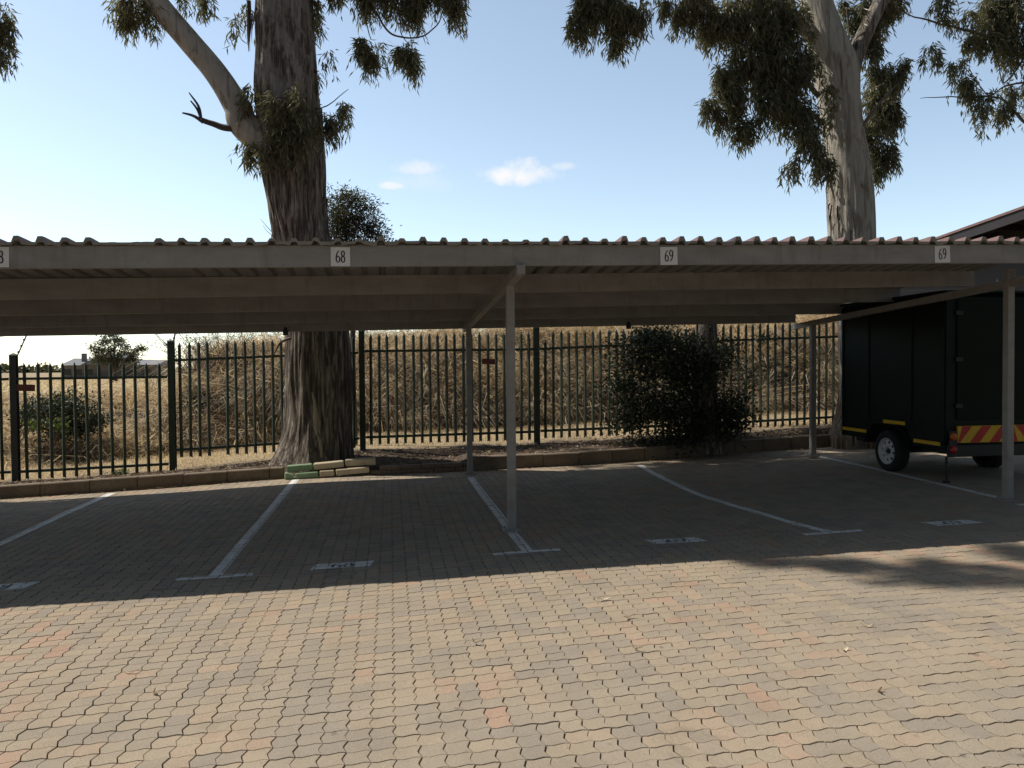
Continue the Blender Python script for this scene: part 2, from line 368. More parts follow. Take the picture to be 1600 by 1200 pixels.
# painted markings: paint lies on the block tops only, so the joints stay open
def clip(poly, quad):
    out = [tuple(p) for p in poly]; n = len(quad)
    for i in range(n):
        a, b = quad[i], quad[(i+1) % n]; ins = lambda p: (b[0]-a[0])*(p[1]-a[1]) - (b[1]-a[1])*(p[0]-a[0]) >= 0
        src, out = out, []
        for k in range(len(src)):
            p, q = src[k-1], src[k]; ip, iq = ins(p), ins(q)
            if ip != iq:
                d1 = (b[0]-a[0])*(p[1]-a[1]) - (b[1]-a[1])*(p[0]-a[0]); d2 = (b[0]-a[0])*(q[1]-a[1]) - (b[1]-a[1])*(q[0]-a[0])
                t = d1/(d1-d2); out.append(tuple(p[c]+(q[c]-p[c])*t for c in range(3)))
            if iq: out.append(q)
        if len(out) < 3: return []
    return out
def paint(quads, name, mat, lift=.0011, parent=None):
    mb = MB()
    for quad in quads:
        c = np.mean(quad, 0); R = max(math.hypot(p[0]-c[0], p[1]-c[1]) for p in quad)+.1
        for i in np.where((np.abs(TC[:, 0]-c[0]) < R) & (np.abs(TC[:, 1]-c[1]) < R))[0]:
            pl = clip(TOPS[i], quad)
            if pl: mb.add([(p[0], p[1], p[2]+lift) for p in pl], [tuple(range(len(pl)))])
    return mb.build(name, mat, parent)
def strip(p, q, w):
    p, q = np.array(p, float), np.array(q, float); d = (q-p)/np.linalg.norm(q-p); n = np.array((-d[1], d[0]))*w/2
    return [tuple(p-n), tuple(q-n), tuple(q+n), tuple(p+n)]
def line(pts, w, label):
    tag(paint([strip(a, b, w) for a, b in zip(pts, pts[1:])], 'parking_line', 'paint'), label, 'road marking', 'white lines between the parking bays')
T = lambda x, y, a=.28, b=.28: strip((x-a, y-.01), (x+b, y+.01), .075)
def tline(pts, tb, label):
    q = [strip(a, b, .092) for a, b in zip(pts, pts[1:])] + ([tb] if tb else [])
    tag(paint(q, 'parking_line', 'paint'), label, 'road marking', 'white lines between the parking bays')
tline([(-3.58, 6.15), (-3.59, 10.86)], T(-3.58, 6.15), 'straight white bay line running off the left edge of the photo')
tline([(-1.33, 6.2), (-1.325, 11.34)], T(-1.33, 6.18), 'white bay line with a T end leading to the green block by the big tree')
tline([(1.10, 6.36), (1.085, 7.1), (1.075, 10.75)], T(1.09, 6.33), 'white bay line passing through the foot of the middle carport post')
L4 = [(1300, 832), (1240, 818), (1200, 805), (1150, 791), (1100, 776), (1072, 765), (1035, 747), (1000, 727)]
def gp(px, py):
    r = Fv + Rv*((px-800)/FPX) + Uv*((600-py)/FPX); t = -CH/(r.z-S*r.x); return (r.x*t, r.y*t)
tline([gp(*p) for p in L4], T(3.82, 6.36), 'curved white bay line in the middle of the two right hand bays')
tline([(6.36, 7.25), (6.45, 9.0), (6.52, 11.3)], None, 'faint white bay line running under the trailer wheel')
tline([(6.25, 7.05), (6.75, 6.98)], None, 'short white stroke at the foot of the right hand carport post')

# ------------------------------------------------------------------ numerals drawn as stressed strokes
def ring(cx, cy, rx, ry, a0=0, a1=360, n=26, lo=.035, hi=.075):
    out = []
    for k in range(n+1):
        a = math.radians(a0+(a1-a0)*k/n); out.append((cx+rx*math.cos(a), cy+ry*math.sin(a), lo+(hi-lo)*abs(math.cos(a))))
    return out
def glyph(ch):
    if ch == '8': return [ring(.28, .745, .155, .215), ring(.28, .27, .19, .245)]
    six = [ring(.28, .28, .19, .255), [(.09, .28, .075), (.095, .42, .075), (.13, .60, .072), (.19, .76, .066), (.28, .88, .055), (.38, .955, .04), (.46, .985, .02)]]
    if ch == '6': return six
    return [[(.56-x, 1.02-y, w) for x, y, w in s_] for s_ in six]
def numeral_quads(text, h, wscale=.8, adv=.56):
    """list of convex quads in a (0..w, 0..h) box"""
    qs = []; ox = 0
    for ch in text:
        for st in glyph(ch):
            for (x0, y0, w0), (x1, y1, w1) in zip(st, st[1:]):
                dx, dy = x1-x0, y1-y0; L = math.hypot(dx, dy) or 1; nx_, ny_ = -dy/L, dx/L; e = .12*L
                x0e, y0e, x1e, y1e = x0-dx*.1, y0-dy*.1, x1+dx*.1, y1+dy*.1
                q = [(x0e-nx_*w0, y0e-ny_*w0), (x1e-nx_*w1, y1e-ny_*w1), (x1e+nx_*w1, y1e+ny_*w1), (x0e+nx_*w0, y0e+ny_*w0)]
                qs.append([((ox+a)*wscale*h, b*h) for a, b in q])
        ox += adv
    return qs, ox*wscale*h
def number_sign(x, z, text, tilt, label):
    y = 6.6-.0035; root = empty('number_sign', (x, y, z), label, 'number sign', 'white number plates on the front beam')
    R = Matrix.Rotation(tilt, 3, 'Y'); w = .078; pv = Vector((0, 0, 0)); mb = MB()
    mb.box((-w, -.0012, -w), (w, .0012, w), rot=R, piv=pv); p = mb.build('plate', 'plate_white', root)
    qs, W = numeral_quads(text, .098, .74); mb = MB()
    for k, q in enumerate(qs):
        mb.add([R @ Vector((a-W/2, -.0016-.00002*k, b-.049)) for a, b in q], [(0, 1, 2, 3)])
    mb.build('numeral', 'ink', root)
number_sign(-2.965, 2.418, '68', .02, 'white plate reading 68 cut off by the left edge of the photo')
number_sign(-.391, 2.452, '68', -.005, 'white plate reading 68 on the beam in front of the big left tree')
number_sign(2.413, 2.493, '69', -.02, 'white plate reading 69 on the beam right of the middle post')
number_sign(5.048, 2.543, '69', -.035, 'white plate reading 69 on the beam near the right hand post')
def stencil(x, y, text, shear, label, keepout=.06):
    root = empty('stencil_number', (x, y, S*x), label, 'road marking', 'white numbered patches painted in the bays')
    a, b = .23, .085
    quad = [(x-a-shear, y-b), (x+a-shear, y-b+.01), (x+a+shear, y+b+.01), (x-a+shear, y+b)]
    paint([quad], 'painted_patch', 'paint', .0011, root)
    qs, W = numeral_quads(text, .135, 1.25)
    paint([[(p[0]+x-W/2, p[1]+y-.065) for p in q] for q in qs], 'numeral', 'paint_dark', .0019, root)
    adopt(root)
stencil(-2.86, 6.24, '68', .02, 'worn white painted patch with numerals at the far left edge')
stencil(-.39, 6.30, '68', .015, 'worn white painted number patch in the bay below the 68 plate by the tree')
stencil(2.40, 6.41, '69', -.02, 'worn white painted number patch between the middle post and the curved line')
stencil(5.03, 6.43, '69', -.03, 'faint white painted number patch in front of the trailer bay')

# ------------------------------------------------------------------ kerbs
def kerb_run(xa, xb, h, name, label, L=.55):
    root = None; mb = MB(); x = xa; i = 0
    while x < xb-.02:
        x2 = min(x+L, xb); y1, y2 = float(ky(x)), float(ky(x2)); j = (random.random()-.5)*.012; jy = (random.random()-.5)*.012
        w = .14; z = h+j; c = .012; g_ = .005
        prof = [(0, -.05), (0, z-c), (c, z), (w-c, z), (w, z-c), (w, -.05)]
        vs = []
        for xx, yy in ((x+g_, y1), (x2-g_, y2)): vs += [(xx, yy+p[0]+jy, S*xx+p[1]) for p in prof]
        mb.add(vs, [(i_, (i_+1) % 6, 6+(i_+1) % 6, 6+i_) for i_ in range(6)] + [(5,4,3,2,1,0), (6,7,8,9,10,11)]); x = x2; i += 1
    return tag(mb.build(name, 'kerb'), label, 'kerb')
kerb_run(-9.4, -1.52, .16, 'concrete_kerb', 'long sunlit concrete kerb along the left bays, ending at the green blocks')
kerb_run(1.12, 12.5, .20, 'concrete_kerb', 'tall dark concrete kerb in shade behind the right hand bays')
mb = MB(); x = -.3
while x < 1.1:
    for zz, off in ((0, 0), (.062, .12)):
        xx = x+off
        mb.box((xx+.004, 11.44+zz*.3, S*x+zz+.001), (min(xx+.30, 1.11), 11.54+zz*.3, S*x+zz+.058+random.random()*.004), bev=.006)
    x += .305
tag(mb.build('brick_edging', 'kerb'), 'low edging of two flat brick courses between the loose blocks and the rear post', 'edging')
def loose(x0, x1, z0, y, mat, label, rz=0, h=.085, ry=0.):
    mb = MB(); c = Vector(((x0+x1)/2, y, z0+h/2)); R = Matrix.Rotation(rz, 3, 'Z') @ Matrix.Rotation(ry, 3, 'Y')
    L = (x1-x0)/2-.006; mb.box((-L, -.07, -h/2), (L, .07, h/2), bev=.01, rot=R, piv=Vector((0, 0, 0)))
    mb.v = [tuple(Vector(v) + Vector((noise.noise(Vector(v)*9+c), noise.noise(Vector(v)*9-c), noise.noise(Vector(v)*7+c*2)))*.006) for v in mb.v]
    o = mb.build('kerb_block', mat); o.location = c; tag(o, label, 'block', 'loose kerb blocks pushed out by the big tree')
loose(-1.47, -1.11, .082, 11.49, 'block_green', 'green painted kerb block in the upper row of loose blocks', .04, ry=-.05)
loose(-1.10, -.67, .105, 11.51, 'block_cream', 'cream kerb block in the middle of the upper row of loose blocks', .05, ry=-.07)
loose(-.66, -.22, .125, 11.56, 'block_cream', 'cream kerb block at the right end of the upper row of loose blocks', .02, h=.10, ry=-.03)
loose(-1.49, -1.355, -.022, 11.40, 'block_green', 'small broken green block end at the left of the lower row', .15, ry=.2)
loose(-1.345, -1.02, -.018, 11.42, 'block_green', 'green painted kerb block in the lower row of loose blocks', .06, ry=-.04)
loose(-1.01, -.80, .0, 11.44, 'block_cream', 'short cream block in the lower row next to the green one', .05, ry=-.05)
loose(-.79, -.31, .02, 11.46, 'block_cream', 'long cream block at the right end of the lower row', .06, h=.085, ry=-.06)

# ------------------------------------------------------------------ carport
cp = empty('carport', (1.1, 7.2, .02), 'long lean-to carport of grey painted steel with a corrugated roof over the bays', 'carport')
def sect(mb, pa, pb, hgt, w, lip=True):
    """C-section purlin between two bottom-front points, web facing the camera"""
    pa, pb = Vector(pa), Vector(pb); t = .004
    prof = [(0, 0), (w, 0), (w, .018), (w-t, .018), (w-t, t), (t, t), (t, hgt-t), (w-t, hgt-t), (w-t, hgt-.018), (w, hgt-.018), (w, hgt), (0, hgt)]
    n = len(prof); vs = [p+Vector((0, a, b)) for p in (pa, pb) for a, b in prof]
    mb.add(vs, [(i, (i+1) % n, n+(i+1) % n, n+i) for i in range(n)] + [tuple(reversed(range(n))), tuple(range(n, 2*n))])
XL, XR = -9.2, 6.60
mb = MB(); sect(mb, (XL, 6.602, 2.378+S*XL), (XR+1.8, 6.602, 2.378+S*(XR+1.8)), .172, .06); mb.build('front_beam', 'steel', cp)
for k, (y, z0, hh, xr, sl) in enumerate(((8.1, 2.285, .19, 6.60, .019), (9.4, 2.222, .19, 6.59, .018), (10.6, 2.150, .19, 6.52, .017))):
    mb = MB(); a = (XL, y, z0+sl*XL); b = (xr, y, z0+sl*xr); sect(mb, a, b, hh, .06); mb.build('purlin', 'steel', cp)
mb = MB(); sect(mb, (-2.5, 11.55, 2.080+.0165*-2.5), (6.3, 11.55, 2.080+.0165*6.3), .19, .06); sect(mb, (XL, 10.6, 1.905), (-2.5, 11.55, 2.039), .19, .06); mb.build('purlin', 'steel', cp)
for (px, rz) in ((1.10, 0.), (6.33, -.055), (-4.4-4.1, 0.)):
    zf = lambda y: 2.378 + S*px - .052*(y-6.6) + rz
    mb = MB(); mb.bar((px, 6.56, zf(6.56)-.04), (px, 11.69, zf(11.69)-.04), .072, .076); mb.build('rafter', 'steel', cp)
    for y, top in ((7.2, None), (11.1, None)):
        g0 = S*px; t_ = zf(y)-.078
        if px > 6 and y < 8: t_ = 2.50
        mb = MB(); w = .039; b_ = .006
        ring_ = [(px-w+b_, y-w), (px+w-b_, y-w), (px+w, y-w+b_), (px+w, y+w-b_), (px+w-b_, y+w), (px-w+b_, y+w), (px-w, y+w-b_), (px-w, y-w+b_)]
        if px > 6 and y < 8:
            ring_ = [(a-.0, b+.0765) for a, b in ring_]   # this post stands behind the rafter's face
        if px > 6 and y > 8: ring_ = [(a, b) for a, b in ring_]; g0 = .14
        mb.prism(ring_, 'z', g0-.02, t_); po = mb.build('post', 'steel', cp)
        mb = MB(); yy = y + (.0765 if px > 6 and y < 8 else 0)
        mb.box((px-.08, yy-.08, g0-.01), (px+.08, yy+.08, g0+.018), bev=.003); [mb.box((px+a_-.01, yy+b_-.01, g0+.0185), (px+a_+.01, yy+b_+.01, g0+.032), bev=.003) for a_ in (-.062, .062) for b_ in (-.062, .062)]; q = mb.build('base_plate', 'steel', po)
for bx in (-1.461, 3.575):
    mb = MB(); mb.box((bx-.035, 11.515, 2.03+.016*bx), (bx+.035, 11.548, 2.10+.016*bx), bev=.004); mb.box((bx-.02, 11.52, 2.101+.016*bx), (bx+.02, 11.548, 2.14+.016*bx), bev=.003); mb.build('bracket', 'black_metal', cp)
# corrugated sheeting: ribs 172 mm apart, front lip bent over the beam
def roof_sheet():
    xs, hs = [], []; x = -9.1; P_ = .172; k = 0; flat = []
    ribs = []
    while x < XR+1.8:
        f = .62 + .55*random.random()
        if -2.13 < x+.1 < -1.83: f = .05
        if -.45 < x < .05 and random.random() < .5: f *= .75
        if .5 < x < 1.2 and random.random() < .6: f *= .55
        if x > 2: f = .85+.25*random.random()
        ribs.append((x, f)); x += P_
    prof = []
    for x, f in ribs:
        prof += [(x, 0, f), (x+.056, .0, f), (x+.074, .042*f, f), (x+.108, .042*f, f), (x+.126, .0, f)]
    # sub rows along Y
    def rearY(X): return 11.66 if X > -2.5 else 11.66-.17*(-2.5-X)
    rows = [('lip', 6.556, -.034), ('e', 6.548, -.003), ('y', 6.60, 0), ('y', 6.8, 0), ('y', 7.3, 0), ('y', 8.1, 0), ('y', 9.4, 0), ('y', 10.6, 0), ('end', 11.66, 0)]
    V = []; keepx = []
    for i, (x, h_, f) in enumerate(prof):
        nz = noise.noise((x*2.1, 0, 0))*.012 + noise.noise((x*7, 5, 0))*.006
        for kind, y, dz in rows:
            yy = y
            if kind in ('lip', 'e'): yy += noise.noise((x*3, 9, 0))*.02 + (.018 if f < .2 else 0)
            if kind == 'end': yy = rearY(x)
            z = 2.5535 + (.018 if yy < 7 else .018*max(0, (8.1-yy)/1.1)) + S*x - .052*(yy-6.6) + h_ + dz*(1 if kind != 'lip' else (.55+.5*random.random())) + (max(0, nz)*(1 if yy < 6.6 else .3))
            if kind == 'lip' and h_ > .02: z += .012 - h_*.55
            V.append((x, yy, z))
    nr = len(rows); F_ = []
    for i in range(len(prof)-1):
        for j in range(nr-1):
            if prof[i][0] > XR+.02 and rows[j][1] > 7.2: continue
            F_.append((i*nr+j, i*nr+j+1, (i+1)*nr+j+1, (i+1)*nr+j))
    lipf = [tuple(reversed(f)) for f in F_ if f[0] % nr == 0]; topf = [tuple(reversed(f)) for f in F_ if f[0] % nr != 0]
    mb = MB(); mb.add([(a, b-.0012, c+.0012) for a, b, c in V], topf, 0); mb.add([(a, b-.0012, c+.0012) for a, b, c in V], lipf, 1); mb.add(V, F_, 1)
    o = mb.build('roof_sheet', ['roof_red', 'roof_under'], cp)
    return o
roof_sheet()
for sx in (1.12, -4.2):
    mb = MB(); mb.box((sx-.08, 6.5975, 2.398+S*sx), (sx+.10, 6.6015, 2.535+S*sx), bev=.001)
    for bx_, bz_ in ((-.05, .03), (.07, .03), (-.05, .11), (.07, .11)): mb.box((sx+bx_-.008, 6.590, 2.398+S*sx+bz_-.008), (sx+bx_+.008, 6.597, 2.398+S*sx+bz_+.008), bev=.002)
    mb.build('splice_plate', 'steel', cp)
adopt(cp)
for c_ in cp.children: 
    for d_ in c_.children: d_.matrix_parent_inverse = Matrix.Identity(4)

# ------------------------------------------------------------------ palisade fence
FY = 12.9
fence = empty('palisade_fence', (-.45, FY, .2), 'green steel palisade fence with pointed pales, stepping up behind the carport', 'fence')
posts = [(-8.0, -.2, 1.55), (-5.6, -.15, 1.77), (-3.35, -.05, 1.97), (-.45, .2, 2.12), (2.40, .25, 2.17), (5.25, .35, 2.27), (8.1, .44, 2.4), (10.95, .5, 2.5)]
for i, (x, z0, z1) in enumerate(posts):
    w = .045; mb = MB(); t = .006
    mb.prism([(x-w, FY-.09), (x+w, FY-.09), (x+w, FY-.09+t), (x+t/2, FY-.09+t), (x+t/2, FY+.0), (x+w, FY+.0), (x+w, FY+t), (x-w, FY+t), (x-w, FY), (x-t/2, FY), (x-t/2, FY-.09+t), (x-w, FY-.09+t)], 'z', z0-.2, z1)
    o = mb.build('post', 'fence_dark' if i == 1 else 'fence_green', fence)
    mb = MB(); mb.add([(x-.052, FY-.098, z1+.001), (x+.052, FY-.098, z1+.001), (x+.052, FY+.014, z1+.001), (x-.052, FY+.014, z1+.001), (x, FY-.045, z1+.035)], [(0,1,4), (1,2,4), (2,3,4), (3,0,4), (3,2,1,0)]); mb.build('post_cap', 'wire' if i == 2 else 'fence_green', o)
panels = [  # x0,x1, pitch, top(x0),top(x1), bottom(x0),(x1), rail top z0,z1, rail bottom z0,z1
    (-8.0, -5.6, .176, 1.5, 1.67, -.15, -.12, 1.30, 1.43, 0., .03),
    (-5.6, -3.35, .176, 1.675, 1.655, -.12, -.07, 1.43, 1.435, .03, .09),
    (-3.35, -.45, .137, 1.96, 2.06, .15, .24, 1.69, 1.79, .305, .42),
    (-.45, 2.40, .135, 2.09, 2.12, .28, .30, 1.815, 1.83, .435, .465),
    (2.40, 5.25, .137, 2.135, 2.18, .32, .36, 1.835, 1.94, .475, .53),
    (5.25, 8.1, .137, 2.22, 2.32, .40, .46, 1.95, 2.03, .53, .62),
    (8.1, 10.95, .137, 2.34, 2.42, .46, .5, 2.06, 2.12, .62, .7)]
def pale(x, zb, zt, lean=0.):
    w, d = .024, .026; y = FY-.115
    prof = [(-w, d), (-.006, 0), (.006, 0), (w, d)]
    def row(z, s=1.): return [(x+lean*(z-zb)+a*s, y+b, z) for a, b in prof]
    rows = [row(zb+.02), row(zb+.06), row(zt-.06), row(zt-.045, .6)]
    v = [p for r in rows for p in r]
    v[0] = (v[0][0], v[0][1], zb); v[3] = (v[3][0], v[3][1], zb)
    f = [(r*4+k, r*4+k+1, r*4+5+k, r*4+4+k) for r in range(3) for k in range(3)]
    n = len(v); v.append((x+lean*(zt-zb), y+d*.4, zt)); f += [(12, 13, n), (13, 14, n), (14, 15, n)]
    v2 = [(a, b+.003, c) for a, b, c in v]; mb = MB(); mb.add(v, f); mb.add(v2, [tuple(reversed(q)) for q in f])
    return mb
for pi, (x0, x1, pt, ta, tb, ba, bb, ra, rb, qa, qb) in enumerate(panels):
    for za, zb_ in ((ra, rb), (qa, qb)):
        mb = MB(); a = Vector((x0+.05, FY-.075, za)); b = Vector((x1-.05, FY-.075, zb_)); mb.bar(a, b, .045, .006); mb.bar(a+Vector((0, -.02, -.018)), b+Vector((0, -.02, -.018)), .006, .036); mb.build('rail', 'fence_green', fence)
    n = int((x1-x0-.10)/pt); 
    for k in range(n):
        x = x0 + (x1-x0)*(k+1)/(n+1); u = (x-x0)/(x1-x0); zt = ta+(tb-ta)*u; zb = ba+(bb-ba)*u
        if x < -7.2 or x > 8.6: continue
        if -1.45 < x < -.75: continue                         # behind the trunk
        if pi == 4 and k == 0: zt -= .16
        if pi == 2 and k == 4: continue                        # one pale is missing
        pale(x, zb+.01*random.random(), zt-.012*random.random(), random.uniform(-.006, .006)).build('pale', 'fence_green', fence)
adopt(fence)
for c_ in fence.children:
    for d_ in c_.children: d_.matrix_parent_inverse = Matrix.Identity(4)
# electric wires above the fence
ef = empty('electric_fence', (-5.5, FY, 1.8), 'thin electric fence wires on leaning brackets above the palisade', 'electric fence')
tops = []
for (x, z0, z1) in posts:
    a = Vector((x+.03, FY-.03, z1-.05)); lean = .22 if x < -4 else .08
    b = a + Vector((lean, .12, .62)); tops.append((a, b))
    mb = MB(); mb.bar(a, b, .018, .018); o = mb.build('bracket', 'fence_dark', ef)
    for k in range(6):
        p = a.lerp(b, .16+.15*k); mb = MB(); mb.tube([p+Vector((0, -.012, -.014)), p+Vector((0, -.018, .014))], [.017, .013], 7); mb.build('insulator', 'insulator', o)
for k in range(6):
    pts = []
    for (a, b), (c, d) in zip(tops, tops[1:]):
        p, q = a.lerp(b, .16+.15*k), c.lerp(d, .16+.15*k)
        for u in np.linspace(0, 1, 7)[:-1]: pts.append(p.lerp(q, u) + Vector((0, -.02, -.03*4*u*(1-u))))
    mb = MB(); mb.tube(pts, .0028, 4); mb.build('wire', 'wire', ef)
adopt(ef)
for c_ in ef.children:
    for d_ in c_.children: d_.matrix_parent_inverse = Matrix.Identity(4)
for px, py, w, h, lab in ((44, 606, .16, .10, 'small rust red plate on the fence beside the dark left post'), (766, 565, .135, .09, 'small rust red plate hanging on the fence left of the middle carport post')):
    p = at(px, py, FY-.14); mb = MB(); mb.box((-w, -.002, -h/2), (w*.6, .002, h/2), bev=.001, rot=Matrix.Rotation(.04, 3, 'Y'), piv=Vector((0, 0, 0)))
    o = mb.build('warning_plate', 'rust_plate'); o.location = p; tag(o, lab, 'sign')

# ------------------------------------------------------------------ foliage tools
def leaves_mesh(P, D, L, W, name, mat, parent=None, bend=.0):
    """one pointed leaf per row: base P, direction D, length L, width W"""
    n = len(P); D = D/np.linalg.norm(D, axis=1)[:, None]; r = rng.normal(size=(n, 3)); Wd = np.cross(D, r); Wd /= np.linalg.norm(Wd, axis=1)[:, None]
    Nn = np.cross(D, Wd); m = P + D*(L*.42)[:, None]
    V = np.stack([P, m + Wd*(W/2)[:, None] + Nn*(W*.12)[:, None], P + D*L[:, None] - Nn*(L*bend)[:, None], m - Wd*(W/2)[:, None] + Nn*(W*.12)[:, None]], 1).reshape(-1, 3)
    return np_mesh(name, V, np.arange(n*4), [4]*n, mat, parent)
def blob_points(c, r, n, shell=.35):
    """sprig positions filling an ellipsoid unevenly"""
    u = rng.normal(size=(n, 3)); u /= np.linalg.norm(u, axis=1)[:, None]; k = rng.random(n)**shell
    return np.asarray(c) + u*k[:, None]*np.asarray(r)
DENS = .46
def sprigs(blobs, per=14, spread=.12, droop=.75, L=(.09, .16), W=(.016, .026), hang=None):
    """blobs: (centre, radii, sprig count). Leaves sit along drooping sprays (hang = spray length) or in loose bunches."""
    Ps, Ds, Ls, Ws = [], [], [], []
    if hang is None: hang = .34 if droop > .5 else 0
    for c, r, n in blobs:
        n = max(3, int(n*DENS)); nc = max(2, int(n*.22)); cen = blob_points(c, r, nc, .42); idx = rng.integers(0, nc, n)
        sp = cen[idx] + rng.normal(size=(n, 3))*np.asarray(r)*.17*np.array([1, 1, 1.1])
        loc = np.repeat(sp, per, 0); m = len(loc)
        if hang:
            hl = min(hang, .5+r[2]*1.2, r[2]*1.6+.12)*rng.uniform(.5, 1.25, n); a = rng.random(n)*2*PI; sd = np.stack([np.cos(a), np.sin(a), np.zeros(n)], 1)*rng.uniform(.15, .75, n)[:, None]
            t = rng.random(m); H = np.repeat(hl, per); SDv = np.repeat(sd, per, 0)
            loc = loc + SDv*(H*t)[:, None]*(1-.35*t)[:, None]; loc[:, 2] += H*(.35-t*t*.9-.1*t)
            loc += rng.normal(size=(m, 3))*spread*.22
            d = SDv*(1-t)[:, None]*.9 + np.array([0, 0, -1.])*(.35+.9*t)[:, None] + rng.normal(size=(m, 3))*np.array([.42, .42, .22])
        else:
            off = rng.normal(size=(m, 3))*spread; off[:, 2] = -np.abs(off[:, 2])*1.2
            d = off*np.array([1, 1, .2])/spread*.3 + np.array([0, 0, -droop]) + rng.normal(size=(m, 3))*.28; loc = loc+off*.9
        Ps.append(loc); Ds.append(d); Ls.append(rng.uniform(*L, m)); Ws.append(rng.uniform(*W, m))
    return np.concatenate(Ps), np.concatenate(Ds), np.concatenate(Ls), np.concatenate(Ws)
def pxblob(px, py, rx, ry, Y, n, dr=None):
    c = at(px, py, Y); s_ = (Vector(c)-Vector((0, 0, CH))).dot(Fv)/FPX
    return (tuple(c), (rx*s_, dr if dr else (rx+ry)/2*s_, ry*s_), n)
def catmull(pts, n):
    out = []; P = [pts[0]] + list(pts) + [pts[-1]]
    for i in range(1, len(P)-2):
        for k in range(n):
            t = k/n; a, b, c, d = P[i-1], P[i], P[i+1], P[i+2]
            out.append(tuple(.5*((2*b[m]) + (-a[m]+c[m])*t + (2*a[m]-5*b[m]+4*c[m]-d[m])*t*t + (-a[m]+3*b[m]-3*c[m]+d[m])*t**3) for m in range(4)))
    out.append(tuple(pts[-1])); return out
def limb(pts, name, mat, parent, n=96, step=10, ridge=.045, flare=None, seed=0.):
    """pts: (x,y,z,r). A fluted, noisy bark surface swept along a curve"""
    cs = catmull(pts, step); V = []; prev = None
    for i, (x, y, z, r) in enumerate(cs):
        a = Vector(cs[min(i+1, len(cs)-1)][:3]) - Vector(cs[max(i-1, 0)][:3]); a.normalize()
        X = (Vector((1, 0, 0)) if prev is None else prev); X = (X - a*X.dot(a)).normalized(); prev = X; Yd = a.cross(X)
        for k in range(n):
            th = 2*PI*k/n; dv = X*math.cos(th) + Yd*math.sin(th); rr = r
            if flare: rr += flare(th, z)
            p = Vector((x, y, z)) + dv*rr
            q = Vector((math.cos(th)*r*1.2/.45, math.sin(th)*r*1.2/.45, z*.28+seed))
            rr += r*ridge*(1.6*noise.noise(q*1.7) + 1.2*noise.noise(q*5) + .55*noise.noise(Vector((q.x*14, q.y*14, z*.8))) + .3*noise.noise(Vector((q.x*30, q.y*30, z*1.7))))
            V.append(tuple(Vector((x, y, z)) + dv*rr))
    F_ = [(i*n+k, i*n+(k+1) % n, (i+1)*n+(k+1) % n, (i+1)*n+k) for i in range(len(cs)-1) for k in range(n)]
    F_ += [tuple(range((len(cs)-1)*n, len(cs)*n))]
    mb = MB(); mb.add(V, F_); return mb.build(name, mat, parent, smooth=True)
def twigs(paths, name, mat, parent):
    mb = MB(); many = len(paths) > 20
    for pts, r0, r1 in paths:
        if not many: mb = MB()
        cs = [c[:3] for c in catmull([(*p, 0) for p in pts], 5)]; n = len(cs)
        mb.tube([Vector(c)+Vector((noise.noise(Vector(c)*4), noise.noise(Vector(c)*4+Vector((5, 0, 0))), noise.noise(Vector(c)*4+Vector((0, 7, 0)))))*.02 for c in cs], [r0+(r1-r0)*i/(n-1) for i in range(n)], 6)
        if not many: mb.build(name, mat, parent, smooth=True)
    if many: return mb.build(name, mat, parent, smooth=True)
def bark_strips(spec, name, mat, parent):
    """loose ribbons of bark: (start point, length, width, drift)"""
    mb = MB()
    for p, L, w, dr in spec:
        p = Vector(p); n = 7; V = []; wd = Vector((random.uniform(-1, 1), random.uniform(-.6, .6), 0)).normalized()
        for k in range(n):
            t = k/(n-1); c = p + Vector(dr)*t + Vector((math.sin(t*5+p.x*9)*.012, 0, -L*t)); ww = w*(1-.7*t)*(.6+.4*math.sin(t*3+.4))
            V += [c - wd*ww/2, c + wd*ww/2]
        mb = MB(); mb.add(V, [(2*k, 2*k+1, 2*k+3, 2*k+2) for k in range(n-1)]); mb.build(name, mat, parent)

# ------------------------------------------------------------------ big left gum tree
TY = 12.3
t1 = empty('gum_tree', (-1.1, TY, .1), 'huge old gum tree with a thick leaning trunk between the kerb and the fence', 'tree')
def fl1(th, z):
    e = math.exp(-max(0, z+.02)/.34); right = max(0, math.cos(th))
    lobes = .5 + .5*math.cos(3*th-.4) + .45*math.cos(5*th+1.1)
    left = max(0, math.cos(th-PI*1.03))**3
    return (e*(.10 + .12*lobes + .30*left))*(1-.85*right) + .03*math.exp(-max(0, z)/1.4)*math.cos(4*th+.5) - .05*max(0, math.cos(th-1.25*PI))**6*math.exp(-((z-.75)/.5)**2)
limb([(-1.09, TY, -.25, .45), (-1.09, TY, .1, .45), (-1.09, TY, .6, .45), (-1.08, TY, 1.2, .455), (-1.085, TY, 2.1, .45), (-1.2, TY, 2.9, .43), (-1.32, TY, 3.6, .41), (-1.40, TY, 4.4, .435), (-1.46, TY, 5.1, .43), (-1.50, TY, 6.0, .42), (-1.52, TY+.05, 7.1, .41), (-1.6, TY+.2, 8.4, .38), (-1.4, TY+.5, 10.2, .28), (-1.2, TY+.8, 12.4, .16), (-1.1, TY+.9, 14, .06)], 'trunk', 'bark_brown', t1, n=170, step=14, flare=fl1, ridge=.085)
